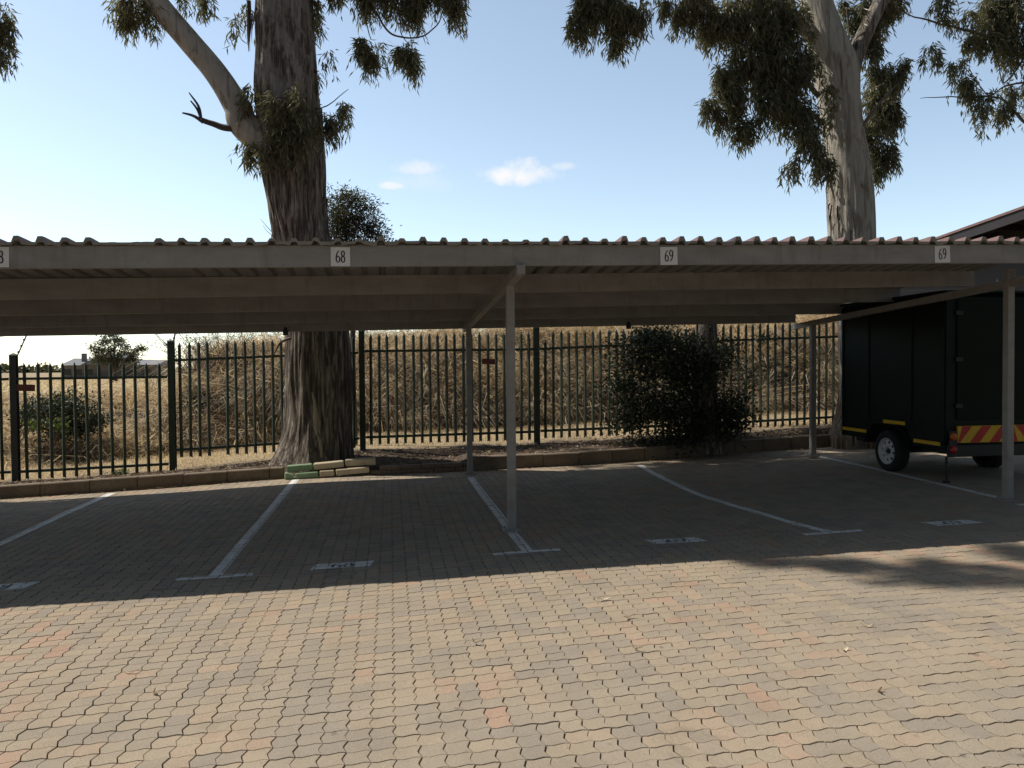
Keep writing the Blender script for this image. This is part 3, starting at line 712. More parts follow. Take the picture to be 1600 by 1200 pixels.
# knots and a torn scar low on the trunk
scar = MB(); V = []
for k in range(9):
    t = k/8; zz = 1.18 - .95*t; w_ = .028+.03*math.sin(PI*min(1, t*1.15)); xc = -1.13 + .10*t + .02*math.sin(t*9); yy = TY-.455-.045*t-.03*t*t
    V += [(xc-w_, yy+.03, zz), (xc, yy-.02, zz), (xc+w_*.8, yy+.035, zz)]
scar.add(V, [(i*3+j, i*3+3+j, i*3+4+j, i*3+1+j) for i in range(8) for j in (0, 1)]); scar.build('bark_scar', 'block_cream', t1)
def pw(lst, Y): return [(*at(a, b, Y), r) for a, b, r in lst]
limb([(-1.35, TY, 4.6, .24)] + pw([(387, 200, .22), (370, 165, .19), (337, 113, .168), (297, 66, .16), (264, 27, .158), (238, -6, .155), (190, -70, .17), (130, -150, .12), (60, -230, .07)], TY), 'limb', 'bark_pale', t1, n=60, step=8, seed=4)
limb([(-1.45, TY+.1, 7.6, .2), (-.9, TY-.2, 8.6, .17), (-.1, TY-.3, 9.4, .13), (.9, TY-.2, 9.9, .09), (2.0, TY, 10.1, .05)], 'limb', 'bark_pale', t1, n=40, step=6, seed=9)
ds = lambda L, Y=TY-.05: [tuple(at(a, b, Y)) for a, b in L]
twigs([(ds([(376, 200), (352, 200), (332, 194), (315, 187)]), .055, .036), (ds([(318, 190), (305, 183), (285, 177)]), .034, .012), (ds([(316, 188), (308, 172), (299, 158)]), .028, .01), (ds([(314, 186), (309, 165), (297, 145)]), .03, .008)], 'dead_branch', 'deadwood', t1)
hang = [(ds([(630, -60), (600, 0), (572, 22), (575, 45), (580, 62)]), .016, .006), (ds([(650, -80), (585, -5), (592, 25), (608, 50), (626, 58), (660, 57), (680, 42), (692, 15)]), .02, .008),
        (ds([(622, 10), (624, 30), (628, 55), (645, 72)]), .012, .005), (ds([(608, -10), (622, 20), (640, 50), (646, 75)]), .012, .005), (ds([(640, -100), (700, -30), (705, 10)]), .02, .01),
        (ds([(480, 60), (492, 68), (501, 78)]), .012, .004), (ds([(420, 180), (500, 170), (545, 140)]), .015, .004), (ds([(440, 195), (515, 200), (535, 190)]), .012, .004),
        (ds([(425, 362), (415, 350), (408, 342)]), .006, .002), (ds([(430, 372), (419, 362), (413, 352)]), .006, .002),
        (ds([(455, 528), (440, 535), (432, 545), (427, 553)], 11.8), .022, .008)]
twigs(hang, 'twig', 'twig', t1)
bl = [pxblob(205, 12, 28, 22, TY, 110), pxblob(235, 0, 35, 22, TY, 90), pxblob(200, 28, 16, 14, TY, 45), pxblob(290, 2, 28, 10, TY, 45), pxblob(240, 34, 14, 12, TY, 22), pxblob(372, 22, 12, 26, TY, 26),
      pxblob(395, 160, 16, 20, TY-.3, 40), pxblob(392, 236, 10, 22, TY-.2, 55), pxblob(440, 165, 34, 26, TY-.55, 90, .12), pxblob(450, 215, 40, 30, TY-.55, 170, .12), pxblob(420, 240, 20, 24, TY-.5, 80, .1),
      pxblob(520, 185, 17, 22, TY-.1, 55), pxblob(533, 165, 12, 20, TY, 34), pxblob(513, 212, 10, 22, TY, 30), pxblob(496, 120, 8, 22, TY, 12), pxblob(508, 100, 9, 14, TY, 10), pxblob(495, 25, 14, 32, TY, 60), pxblob(478, 4, 20, 18, TY, 40),
      pxblob(575, 78, 20, 18, TY, 95), pxblob(580, 98, 10, 12, TY, 35), pxblob(632, 82, 20, 14, TY, 70), pxblob(648, 102, 10, 18, TY, 45), pxblob(622, 90, 8, 8, TY, 20),
      pxblob(575, 5, 18, 16, TY, 90), pxblob(605, 0, 26, 14, TY, 90), pxblob(645, 14, 18, 22, TY, 120), pxblob(665, -2, 24, 16, TY, 90), pxblob(712, 12, 18, 22, TY, 130), pxblob(706, -8, 26, 18, TY, 90), pxblob(560, -5, 40, 10, TY, 70)]
P_, D_, L_, W_ = sprigs(bl, 15, .11, L=(.10, .18), W=(.016, .026)); leaves_mesh(P_, D_, L_, W_, 'foliage', 'gum_leaf', t1, .12)
bl = [((-2.2, 13.2, 10), (1.3, 1.2, .9), 500), ((-.6, 13.6, 11), (1.4, 1.2, 1.1), 500), ((-1.4, 14.2, 9.6), (1.2, 1.0, .8), 400), ((.8, 13.2, 10.6), (1.2, 1.1, .8), 350), ((-1.2, 13, 13), (1.6, 1.3, 1.2), 450), ((.9, 15.2, 10.2), (1.0, .8, .5), 650), ((1.8, 15.0, 10.5), (.7, .7, .5), 330), ((-1.5, 15, 10.4), (1.3, .9, .6), 380), ((-3.1, 14.6, 9.9), (1.1, .9, .6), 300), ((0.2, 14.3, 9.8), (1.3, .8, .5), 340), ((-3.6, 12.9, 9.4), (1.0, 1.0, .7), 260),
      ((1.9, 12.6, 10.4), (.8, .9, .5), 200), ((-.2, 12.6, 9.2), (1., .8, .5), 240)]
P_, D_, L_, W_ = sprigs(bl, 15, .15, L=(.13, .22), W=(.03, .045)); leaves_mesh(P_, D_, L_, W_, 'foliage', 'gum_leaf', t1, .12)
st = []
for k in range(34):
    px, py = random.choice([(427, 300), (432, 335), (424, 355), (400, 20), (404, 60), (503, 190), (506, 240), (508, 300), (512, 340), (420, 280)])
    st.append((at(px+random.uniform(-4, 6), py+random.uniform(-22, 22), TY-.1+random.uniform(-.1, .1)), random.uniform(.12, .5), random.uniform(.01, .035), (random.uniform(-.05, .03), random.uniform(-.04, .02), 0)))
st += [(at(388, 0, TY-.2), .75, .08, (.0, 0, 0)), (at(393, 20, TY-.2), .55, .04, (-.03, 0, 0))]
bark_strips(st, 'loose_bark', 'bark_brown', t1); adopt(t1)

# ------------------------------------------------------------------ right gum tree
UY = 12.35
t2 = empty('gum_tree', (8.0, UY, .35), 'tall pale gum tree with a forked trunk rising above the right hand bays', 'tree')
def fl2(th, z):
    e = math.exp(-max(0, z-.3)/.35); return e*(.16 + .12*math.cos(3*th+2.6) + .08*math.cos(5*th))
def tp(px0, px1, py, Y=UY): 
    a, b = at(px0, py, Y), at(px1, py, Y); return ((a.x+b.x)/2, Y, (a.z+b.z)/2, (b.x-a.x)/2*.88)
limb([(7.93, UY, -.1, .37), (7.93, UY, .4, .37), (7.95, UY, 1.2, .36), (7.93, UY, 2.3, .37), tp(1294, 1366, 370), tp(1290, 1360, 270), tp(1282, 1345, 180), tp(1270, 1340, 110), tp(1256, 1316, 50), tp(1248, 1300, 0), tp(1240, 1285, -60), tp(1222, 1260, -150), tp(1200, 1230, -260), tp(1190, 1205, -400)], 'trunk', 'bark_pale', t2, n=120, step=14, flare=fl2, seed=11)
limb([tp(1302, 1338, 150), tp(1322, 1350, 90), tp(1345, 1370, 40), tp(1366, 1390, 0), tp(1395, 1420, -60), tp(1440, 1458, -160)], 'limb', 'bark_brown', t2, n=60, step=8, seed=5)
limb([tp(1262, 1290, 60), (*at(1215, 10, UY-.2), .11), (*at(1150, -30, UY-.4), .09), (*at(1060, -55, UY-.6), .07), (*at(1000, -40, UY-.7), .04)], 'limb', 'bark_pale', t2, n=30, step=6, seed=6)
du = lambda L, Y=UY-.2: [tuple(at(a, b, Y)) for a, b in L]
twigs([(du([(1280, 150), (1230, 100), (1180, 60), (1120, 20)]), .045, .015), (du([(1285, 190), (1240, 160), (1180, 140), (1135, 150)]), .035, .01), (du([(1230, 100), (1170, 110), (1120, 140)]), .02, .006), (du([(1290, 230), (1262, 220), (1240, 240)]), .015, .005),
       (du([(1345, 200), (1375, 160), (1405, 130)]), .03, .008), (du([(1350, 240), (1375, 220), (1395, 200)]), .02, .006),
       (du([(1010, -30), (998, 20), (985, 45), (972, 60)]), .016, .006), (du([(1000, -10), (1003, 40), (1000, 60), (992, 96)]), .012, .005), (du([(960, 20), (950, 55), (943, 96)]), .01, .004), (du([(1040, -20), (1032, 40), (1030, 46)]), .01, .006),
       (du([(1145, 86), (1135, 90), (1125, 97)]), .006, .003), (du([(1135, 112), (1120, 120), (1110, 130)]), .006, .003), (du([(1318, 100), (1326, 50), (1322, 10)], UY), .012, .008),
       (du([(985, 10), (940, 30), (925, 45)]), .012, .005), (du([(1100, 40), (1090, 20), (1050, 5), (1020, 15)]), .014, .005)], 'twig', 'twig', t2)
bl = [pxblob(918, 22, 22, 26, UY-.5, 150), pxblob(905, 45, 16, 14, UY-.5, 60), pxblob(955, 15, 26, 24, UY-.5, 170), pxblob(990, 22, 22, 26, UY-.5, 170), pxblob(955, 58, 22, 14, UY-.5, 70), pxblob(965, 68, 10, 8, UY-.5, 30), pxblob(1035, 8, 14, 20, UY-.4, 50), pxblob(925, -5, 30, 18, UY-.5, 110), pxblob(900, -2, 16, 8, UY-.5, 30),
      pxblob(1085, 12, 30, 20, UY-.3, 190), pxblob(1062, 28, 14, 18, UY-.3, 60), pxblob(1120, 38, 34, 26, UY-.3, 240), pxblob(1160, 40, 40, 36, UY-.3, 340), pxblob(1205, 50, 36, 44, UY-.2, 380), pxblob(1240, 60, 22, 50, UY-.2, 240), pxblob(1180, -5, 70, 20, UY-.3, 300),
      pxblob(1165, 100, 28, 24, UY-.3, 230), pxblob(1210, 110, 36, 34, UY-.3, 330), pxblob(1250, 110, 22, 34, UY-.3, 220), pxblob(1132, 128, 22, 18, UY-.3, 120), pxblob(1112, 170, 14, 16, UY-.3, 70), pxblob(1150, 160, 28, 26, UY-.3, 210), pxblob(1165, 200, 20, 22, UY-.3, 130), pxblob(1190, 165, 12, 30, UY-.3, 90), pxblob(1130, 190, 12, 12, UY-.3, 40),
      pxblob(1235, 170, 30, 24, UY-.3, 190), pxblob(1262, 210, 24, 30, UY-.4, 170), pxblob(1272, 250, 20, 26, UY-.4, 100), pxblob(1243, 262, 14, 14, UY-.4, 40), pxblob(1290, 262, 12, 18, UY-.5, 30), pxblob(1222, 145, 20, 30, UY-.3, 120),
      pxblob(1300, 140, 16, 18, UY-.45, 26), pxblob(1292, 195, 8, 30, UY-.45, 20),
      pxblob(1372, 130, 26, 22, UY+.3, 170), pxblob(1400, 120, 18, 18, UY+.2, 90), pxblob(1375, 170, 26, 32, UY+.2, 260), pxblob(1360, 215, 18, 36, UY+.25, 200), pxblob(1398, 185, 14, 26, UY+.2, 90), pxblob(1385, 240, 16, 24, UY+.2, 100), pxblob(1372, 272, 12, 20, UY+.2, 50), pxblob(1410, 108, 10, 12, UY+.2, 30),
      pxblob(1345, 40, 22, 34, UY+.3, 200), pxblob(1372, 22, 26, 26, UY+.3, 200), pxblob(1395, 10, 22, 16, UY+.3, 100), pxblob(1358, 80, 16, 22, UY+.2, 110), pxblob(1322, 15, 10, 12, UY+.2, 30)]
P_, D_, L_, W_ = sprigs(bl, 15, .12, L=(.10, .17), W=(.018, .03)); leaves_mesh(P_, D_, L_, W_, 'foliage', 'gum_leaf', t2, .12)
bl = [((7.5, 12.8, 10.5), (1.6, 1.3, .9), 300), ((9.5, 12.8, 10.5), (1.2, 1.1, .8), 240), ((6.2, 12.5, 11.5), (1.2, 1.1, .8), 200), ((8, 13, 12.5), (1.8, 1.5, 1.2), 300)]
P_, D_, L_, W_ = sprigs(bl, 15, .15, L=(.13, .22), W=(.03, .045)); leaves_mesh(P_, D_, L_, W_, 'foliage', 'gum_leaf', t2, .12)
st = []
for k in range(44):
    px, py = random.choice([(1296, 340), (1300, 352), (1298, 325), (1310, 345), (1320, 330), (1293, 300), (1362, 340), (1330, 350), (1288, 240), (1345, 290), (1305, 300)])
    st.append((at(px+random.uniform(-5, 8), py+random.uniform(-26, 12), UY-.43+abs(px-1330)*.009+random.uniform(-.02, .02)), random.uniform(.12, .55), random.uniform(.01, .04), (random.uniform(-.06, .04), random.uniform(-.03, .0), 0)))
bark_strips(st, 'loose_bark', 'bark_brown', t2); adopt(t2)

# ------------------------------------------------------------------ tree off to the right, only its hanging branches in view
t3 = empty('gum_tree', (13.4, 10.2, .2), 'gum tree standing outside the frame, its thin branches hanging in at the top right', 'tree')
limb([(13.4, 10.2, .1, .34), (13.4, 10.2, 2, .3), (13.3, 10.3, 4.5, .27), (13.0, 10.8, 7, .23), (12.6, 11.4, 9.5, .15), (12.2, 12.2, 12, .06)], 'trunk', 'bark_pale', t3, n=50, step=8, flare=lambda th, z: .12*math.exp(-max(0, z-.5)/.3), seed=21)
dv = lambda L, Y=12.3: [tuple(at(a, b, Y)) for a, b in L]
twigs([(dv([(1690, 60), (1640, 110), (1600, 90), (1550, 60), (1490, 42), (1440, 30), (1398, 15)]), .05, .006), (dv([(1680, 180), (1620, 200), (1590, 180), (1560, 152), (1500, 151), (1438, 154)]), .04, .004), (dv([(1600, 130), (1570, 135), (1545, 148), (1520, 120), (1500, 95)]), .018, .004), (dv([(1600, 90), (1570, 130), (1560, 100), (1545, 60)]), .016, .005), (dv([(1590, 125), (1560, 80), (1530, 70)]), .012, .004),
       (dv([(1550, 152), (1540, 180), (1530, 205)]), .008, .003), (dv([(1650, 0), (1600, 30), (1540, 10)]), .03, .008)], 'twig', 'twig', t3)
bl = [pxblob(1585, 20, 34, 36, 12.3, 420), pxblob(1550, 22, 26, 30, 12.3, 240), pxblob(1590, 75, 26, 34, 12.3, 240), pxblob(1550, 62, 26, 18, 12.3, 130), pxblob(1515, 70, 22, 10, 12.3, 60), pxblob(1475, 22, 20, 16, 12.3, 50), pxblob(1505, 30, 20, 12, 12.3, 45), pxblob(1460, 88, 16, 12, 12.3, 45), pxblob(1490, 105, 16, 10, 12.3, 40), pxblob(1445, 98, 8, 6, 12.3, 10),
      pxblob(1512, 130, 22, 12, 12.3, 80), pxblob(1530, 155, 20, 14, 12.3, 70), pxblob(1535, 178, 12, 10, 12.3, 30), pxblob(1570, 175, 20, 14, 12.3, 80), pxblob(1582, 150, 14, 14, 12.3, 45), pxblob(1530, 205, 8, 8, 12.3, 8), pxblob(1525, 55, 12, 14, 12.3, 26), pxblob(1610, 150, 14, 40, 12.3, 80), pxblob(1480, 5, 26, 8, 12.3, 30)]
P_, D_, L_, W_ = sprigs(bl, 13, .12, L=(.09, .16), W=(.018, .03), droop=.6); leaves_mesh(P_, D_, L_, W_, 'foliage', 'gum_leaf', t3, .12)
adopt(t3)
# tree off to the left: a few tips at the top left corner
t4 = empty('gum_tree', (-10.2, 12.6, -.2), 'gum tree standing outside the frame, only leaf tips showing at the top left corner', 'tree')
limb([(-10.2, 12.6, -.4, .3), (-10.1, 12.6, 2, .26), (-9.7, 12.6, 4.5, .22), (-9.4, 12.6, 7, .17), (-9.2, 12.6, 10, .14), (-9.0, 12.4, 13, .1), (-8.6, 11.6, 15.2, .05)], 'trunk', 'bark_pale', t4, n=40, step=8, seed=31)
twigs([(dv([(-180, 0), (-100, 10), (-40, 25), (8, 60)]), .05, .006)], 'twig', 'twig', t4)
bl = [pxblob(6, 45, 14, 22, 12.3, 70), pxblob(10, 75, 11, 18, 12.3, 60), pxblob(-20, 40, 24, 26, 12.3, 120), pxblob(3, 95, 6, 10, 12.3, 14), pxblob(-40, 10, 40, 30, 12.3, 160)]
P_, D_, L_, W_ = sprigs(bl, 13, .11); leaves_mesh(P_, D_, L_, W_, 'foliage', 'gum_leaf', t4, .12)
bl = [((-8.22, 10.9, 16.0), (0.35, 0.09100000000000001, 0.096), 35), ((-7.77, 10.78, 16.0), (0.35, 0.09100000000000001, 0.096), 40), ((-7.32, 10.64, 16.1), (0.35, 0.078, 0.12), 35), ((-6.92, 10.52, 16.1), (0.2, 0.065, 0.096), 16), ((-7.57, 10.3, 16.0), (0.3, 0.078, 0.096), 28), ((-7.12, 10.15, 16.0), (0.35, 0.09100000000000001, 0.096), 48), ((-6.67, 10.0, 16.0), (0.3, 0.10400000000000001, 0.12), 48), ((-6.32, 10.75, 16.0), (0.16, 0.23399999999999999, 0.192), 51), ((-6.02, 10.4, 16.0), (0.2, 0.156, 0.192), 40), ((-6.27, 10.05, 16.0), (0.25, 0.09100000000000001, 0.12), 28)]
bl = [(c, (r[0]*1.15, r[1]*2.0, r[2]*1.6), int(n*2.1)) for c, r, n in bl]
P_, D_, L_, W_ = sprigs(bl, 14, .14, L=(.12, .2), W=(.03, .04), hang=.16); leaves_mesh(P_, D_, L_, W_, 'foliage', 'gum_leaf', t4, .12); adopt(t4)

# small tree just behind the big trunk
t5 = empty('small_tree', (-.62, 13.7, .25), 'small dark bushy tree peeping out behind the big left trunk above the roof', 'tree')
limb([(-.62, 13.7, .1, .06), (-.63, 13.7, 1.2, .05), (-.62, 13.7, 2.2, .045), (-.5, 13.7, 3.0, .035), (-.3, 13.7, 3.6, .02)], 'trunk', 'bark_far', t5, n=16, step=6)
br = []
for k in range(26):
    e = at(random.uniform(510, 600), random.uniform(295, 375), 13.7+random.uniform(-.3, .3)); br.append(([(-.62, 13.7, 2.3), (Vector((-.62, 13.7, 2.9))+e)/2, e], .012, .003))
twigs(br, 'twig', 'twig', t5)
bl = [pxblob(530, 330, 26, 36, 13.7, 420), pxblob(560, 345, 30, 36, 13.7, 430), pxblob(545, 300, 20, 16, 13.7, 120), pxblob(585, 360, 20, 22, 13.7, 150), pxblob(520, 370, 36, 24, 13.7, 260), pxblob(600, 376, 16, 12, 13.7, 50), pxblob(575, 318, 14, 14, 13.7, 50)]
P_, D_, L_, W_ = sprigs(bl, 12, .10, droop=-.1, L=(.05, .10), W=(.014, .024)); D_ += rng.normal(size=D_.shape)*.5
leaves_mesh(P_, D_, L_, W_, 'foliage', 'small_tree_leaf', t5); adopt(t5)

# dark shrub round a stump in front of the fence
sh = empty('dark_shrub', (5.0, 12.25, .3), 'dense dark green shrub with a thick trunk in front of the fence', 'shrub')
limb([(5.12, 12.3, .1, .26), (5.13, 12.3, .6, .2), (5.1, 12.3, 1.1, .19), (5.15, 12.32, 1.7, .17), (5.2, 12.35, 2.6, .13), (5.3, 12.4, 3.4, .06)], 'trunk', 'bark_brown', sh, n=50, step=8, flare=lambda th, z: .14*math.exp(-max(0, z-.3)/.25)*(1+.5*math.cos(4*th)), seed=40)
bs = []
for k in range(40):
    px, py = random.uniform(960, 1165), random.uniform(510, 690); e = at(px, py, 12.25+random.uniform(-.35, .3)); bs.append(([(5.1, 12.3, random.uniform(.3, 1.4)), (Vector((5.1, 12.3, 1.2))+e)/2 + Vector((0, 0, .1)), e], .016, .003))
twigs(bs, 'twig', 'deadwood', sh)
bl = [pxblob(1060, 530, 80, 26, 12.2, 400, .45), pxblob(1035, 570, 38, 32, 12.1, 300, .4), pxblob(1085, 575, 40, 36, 12.1, 420, .4), pxblob(1125, 545, 32, 24, 12.2, 170, .4), pxblob(958, 545, 12, 16, 12.2, 16, .2), pxblob(1172, 562, 10, 18, 12.2, 14, .2), pxblob(952, 655, 12, 14, 12.2, 18, .2), pxblob(1180, 522, 16, 10, 12.2, 18, .2), pxblob(1172, 645, 8, 16, 12.2, 14, .2), pxblob(940, 600, 8, 20, 12.3, 12, .2), pxblob(990, 555, 30, 40, 12.3, 170, .3), pxblob(1000, 620, 38, 34, 12.2, 300, .35), pxblob(985, 650, 28, 22, 12.2, 130, .3), pxblob(1050, 640, 40, 40, 12.1, 420, .35), pxblob(1105, 650, 40, 40, 12.1, 430, .35), pxblob(1140, 630, 24, 26, 12.2, 190, .3), pxblob(1140, 665, 20, 22, 12.2, 130, .3), pxblob(1040, 685, 50, 14, 12.1, 200, .3), pxblob(975, 600, 20, 40, 12.3, 70, .25), pxblob(1155, 600, 14, 20, 12.3, 40, .2), pxblob(1010, 520, 36, 14, 12.2, 130, .3)]
P_, D_, L_, W_ = sprigs(bl, 12, .11, droop=.05, L=(.045, .075), W=(.026, .042)); D_ += rng.normal(size=D_.shape)*.6
leaves_mesh(P_, D_, L_, W_, 'foliage', 'dark_leaf', sh)
adopt(sh)

# ------------------------------------------------------------------ dry grass bank, stalks, litter
def blades(P, H, lean, W, name, mat, parent=None):
    n = len(P); a = rng.random(n)*2*PI; out = np.stack([np.cos(a), np.sin(a), np.zeros(n)], 1)*lean[:, None] if lean.ndim == 1 else lean
    b = rng.random(n)*2*PI; Wd = np.stack([np.cos(b), np.sin(b), rng.normal(size=n)*.3], 1)*(W/2)[:, None]; up = np.array([0, 0, 1.])
    p1 = P + (up*.62 + out*.22)*H[:, None]; p2 = P + (up*.82 + out*.75)*H[:, None] ; p3 = P + (up*.78 + out*1.25)*H[:, None] - up*(np.linalg.norm(out, axis=1)*.28*H)[:, None]
    V = np.stack([P-Wd, P+Wd, p1-Wd*.9, p1+Wd*.9, p2-Wd*.7, p2+Wd*.7, p3], 1).reshape(-1, 3); base = (np.arange(n)*7)[:, None]
    loops = np.concatenate([base+np.array([0, 1, 3, 2]), base+np.array([2, 3, 5, 4]), base+np.array([4, 5, 6])], 1).ravel()
    return np_mesh(name, V, loops, np.tile([4, 4, 3], n), mat, parent)
def bank_grass():
    nc = 2100; cx = rng.uniform(-12, 14, nc); fy = lerp(cx, FOOT); cy = fy-.1 + (19.3-fy)*rng.random(nc)**.9; big = .5+.85*rng.random(nc)
    hgt = (cy-fy)/(18.7-fy)
    per = 85; idx = np.repeat(np.arange(nc), per); n = len(idx)
    a = rng.random(n)*2*PI; r = .22*np.abs(rng.normal(size=n))*big[idx]; x = cx[idx]+np.cos(a)*r; y = cy[idx]+np.sin(a)*r
    P = np.stack([x, y, terrain(x, y)-.03], 1); H = (.18+.40*rng.random(n))*big[idx]*np.interp(x, [-5, -3.2], [.45, 1.])
    tuft = rng.normal(size=(nc, 3))*np.array([.8, .6, 0])
    out = np.stack([np.cos(a)*.75, np.sin(a)*.75-.4, np.zeros(n)], 1) + tuft[idx] + rng.normal(size=(n, 3))*np.array([.55, .45, .0])
    dk = np.array([noise.noise((a_*.9, b_*1.3, 7.7)) for a_, b_ in zip(cx, cy)])[idx]; keep = rng.random(n) < np.clip(.85 + dk*1.6, .28, 1)
    P, H, out, idx, n, x, dk = P[keep], H[keep], out[keep], idx[keep], int(keep.sum()), x[keep], dk[keep]
    pr = .45*dk + np.clip(.30 + .55*hgt[idx] + .28*np.sin(cx[idx]*1.9+cy[idx]*2.7) + np.where(cx[idx] < -3, .2, 0), .05, .95)
    k = rng.random(n) < pr
    o = blades(P[k], H[k], out[k], rng.uniform(.008, .021, k.sum()), 'dry_grass', 'straw'); tag(o, 'tall dry straw coloured grass covering the bank behind the fence', 'grass', kind='stuff')
    k = ~k; o = blades(P[k], H[k]*.8, out[k]*1.6, rng.uniform(.007, .018, k.sum()), 'brown_grass', 'brown_straw'); tag(o, 'tangled brown and grey dead grass among the straw on the bank', 'grass', kind='stuff')
bank_grass()
n = 26000; x = rng.uniform(-12, 13, n); y = 13.0 + (lerp(x, FOOT)+.3-13.0)*rng.random(n); P = np.stack([x, y, terrain(x, y)-.01], 1)
tag(blades(P, rng.uniform(.03, .11, n), rng.uniform(.3, 1.1, n), rng.uniform(.005, .011, n), 'short_grass', 'straw'), 'short dry grass on the flat strip behind the fence', 'grass', kind='stuff')
# field beyond the bank on the left
n = 30000; y = 20 + 60*rng.random(n)**1.5; x = -y*rng.uniform(.18, .75, n); P = np.stack([x, y, terrain(x, y)-.02], 1)
tag(blades(P, rng.uniform(.1, .3, n), rng.uniform(.3, .9, n), rng.uniform(.03, .07, n), 'field_grass', 'straw'), 'pale dry grass of the open field beyond the bank', 'grass', kind='stuff')
# weedy stalks along the bank top
mbp = []; PS, DS, LS, WS = [], [], [], []
mb = MB()
for k in range(620):
    x = random.choice([random.uniform(-5.2, 8), random.uniform(-4.6, 2)]); y = random.uniform(17.6, 19.4); z = tz(x, y); h = random.uniform(.35, .85)*(1.15 if -4.8 < x < -2 else 1); lx, ly = random.uniform(-.25, .25), random.uniform(-.2, .2)
    top = Vector((x+lx, y+ly, z+h)); mb.tube([(x, y, z), (x+lx*.3, y+ly*.3, z+h*.55), top], [.005, .004, .002], 3, cap=False)
    for j in range(random.randint(3, 9)):
        u = random.uniform(.55, 1); q = Vector((x+lx*u, y+ly*u, z+h*u)); d = Vector((random.uniform(-1, 1), random.uniform(-1, 1), random.uniform(.2, 1))); e = q+d*random.uniform(.03, .12)
        mb.tube([q, e], [.0025, .0015], 3, cap=False); PS.append(tuple(e)); DS.append(tuple(d)); LS.append(random.uniform(.02, .05)); WS.append(random.uniform(.012, .025))
o = mb.build('weed_stalks', 'twig'); tag(o, 'thin dry weed stalks standing against the sky on the bank top', 'weeds', kind='stuff')
leaves_mesh(np.array(PS), np.array(DS), np.array(LS), np.array(WS), 'seed_heads', 'brown_straw', o)
# dark scrub clumps added to imitate the dark patches of the bank
bl = []
for k in range(34):
    px, py = random.choice([(random.uniform(290, 440), random.uniform(615, 660)), (random.uniform(690, 960), random.uniform(585, 648)), (random.uniform(600, 700), random.uniform(560, 640)), (random.uniform(1170, 1300), random.uniform(560, 635))])
    q = at(px, py, 17.0)
    yy = 16.5 + max(0, min(2.2, (q.z-.3)/2.1*2.2)); q = at(px, py, yy-.1); bl.append(((q.x, yy-.15, tz(q.x, yy)+.26), (random.uniform(.2, .5), .2, random.uniform(.10, .22)), random.randint(90, 200)))
P_, D_, L_, W_ = sprigs(bl, 10, .08, droop=.1, L=(.05, .11), W=(.010, .020)); D_ += rng.normal(size=D_.shape)*.5
tag(leaves_mesh(P_, D_, L_, W_, 'added_bank_scrub', 'small_tree_leaf'), 'dark low scrub clumps added to stand in for the dark hollows of the grassy bank', 'scrub', kind='stuff')
# leafless scrub at the left end of the bank
sc = empty('bare_bush', (-3.9, 17.8, 1.6), 'twiggy leafless bush rising over the left end of the bank beside the fence post', 'bush')
br = []; tips = []
for k in range(60):
    b0 = Vector((-3.9+random.uniform(-.5, .8), 17.8+random.uniform(-.3, .3), 1.3)); e = b0 + Vector((random.uniform(-.9, .7), random.uniform(-.3, .3), random.uniform(.5, 1.25)))
    br.append(([b0, (b0+e)/2+Vector((0, 0, .1)), e], .009, .003))
    for j in range(3):
        f0 = b0.lerp(e, random.uniform(.4, .9)); f1 = f0+Vector((random.uniform(-.3, .3), random.uniform(-.2, .2), random.uniform(.0, .3))); br.append(([f0, (f0+f1)/2, f1], .004, .002)); tips += [f0.lerp(f1, random.random()) for _ in range(4)]
twigs(br, 'branch', 'twig', sc); tp_ = np.array([tuple(t) for t in tips]); leaves_mesh(tp_, rng.normal(size=tp_.shape), rng.uniform(.02, .05, len(tp_)), rng.uniform(.015, .03, len(tp_)), 'foliage', 'brown_straw', sc); adopt(sc)
# dark hollow shrub and green weeds on the left
def bushy(name, root_loc, blobs, mat, label, cat, droop=0., L=(.05, .09), W=(.02, .035), group=None, per=10):
    r = empty(name, root_loc, label, cat, group); c = Vector(root_loc); br = []
    for b in blobs:
        for k in range(5): e = Vector(b[0]) + Vector([random.uniform(-.7, .7)*q for q in b[1]]); br.append(([c, (c+e)/2+Vector((0, 0, .03)), e], .007, .002))
    twigs(br, 'stem', 'twig', r); P_, D_, L_, W_ = sprigs(blobs, per, .07, droop=droop, L=L, W=W); D_ += rng.normal(size=D_.shape)*.5
    leaves_mesh(P_, D_, L_, W_, 'foliage', mat, r); adopt(r)
bushy('thorn_bush', (-5.6, 15.6, .1), [pxblob(70, 636, 36, 28, 15.5, 420), pxblob(115, 636, 40, 32, 15.6, 480), pxblob(95, 665, 40, 18, 15.4, 240), pxblob(145, 655, 20, 22, 15.7, 120), pxblob(45, 655, 20, 20, 15.5, 110)], 'dark_leaf', 'dark leafy bush in the hollow of the bank behind the left fence panel', 'bush')
bushy('green_weed', (-5.9, 15.0, .05), [pxblob(88, 662, 8, 10, 14.9, 34), pxblob(95, 648, 5, 7, 14.9, 12)], 'weed_green', 'bright green weed in front of the dark bush behind the left fence panel', 'weed')
bushy('green_weed', (-6.6, 15.0, .05), [pxblob(53, 655, 8, 10, 14.9, 22)], 'weed_green', 'small green weed just right of the dark fence post', 'weed')
bushy('green_weed', (-4.05, 12.75, -.1), [pxblob(190, 737, 14, 5, 12.7, 70)], 'weed_green', 'low green weed at the foot of the fence behind the left kerb', 'weed', L=(.03, .05), W=(.015, .025))
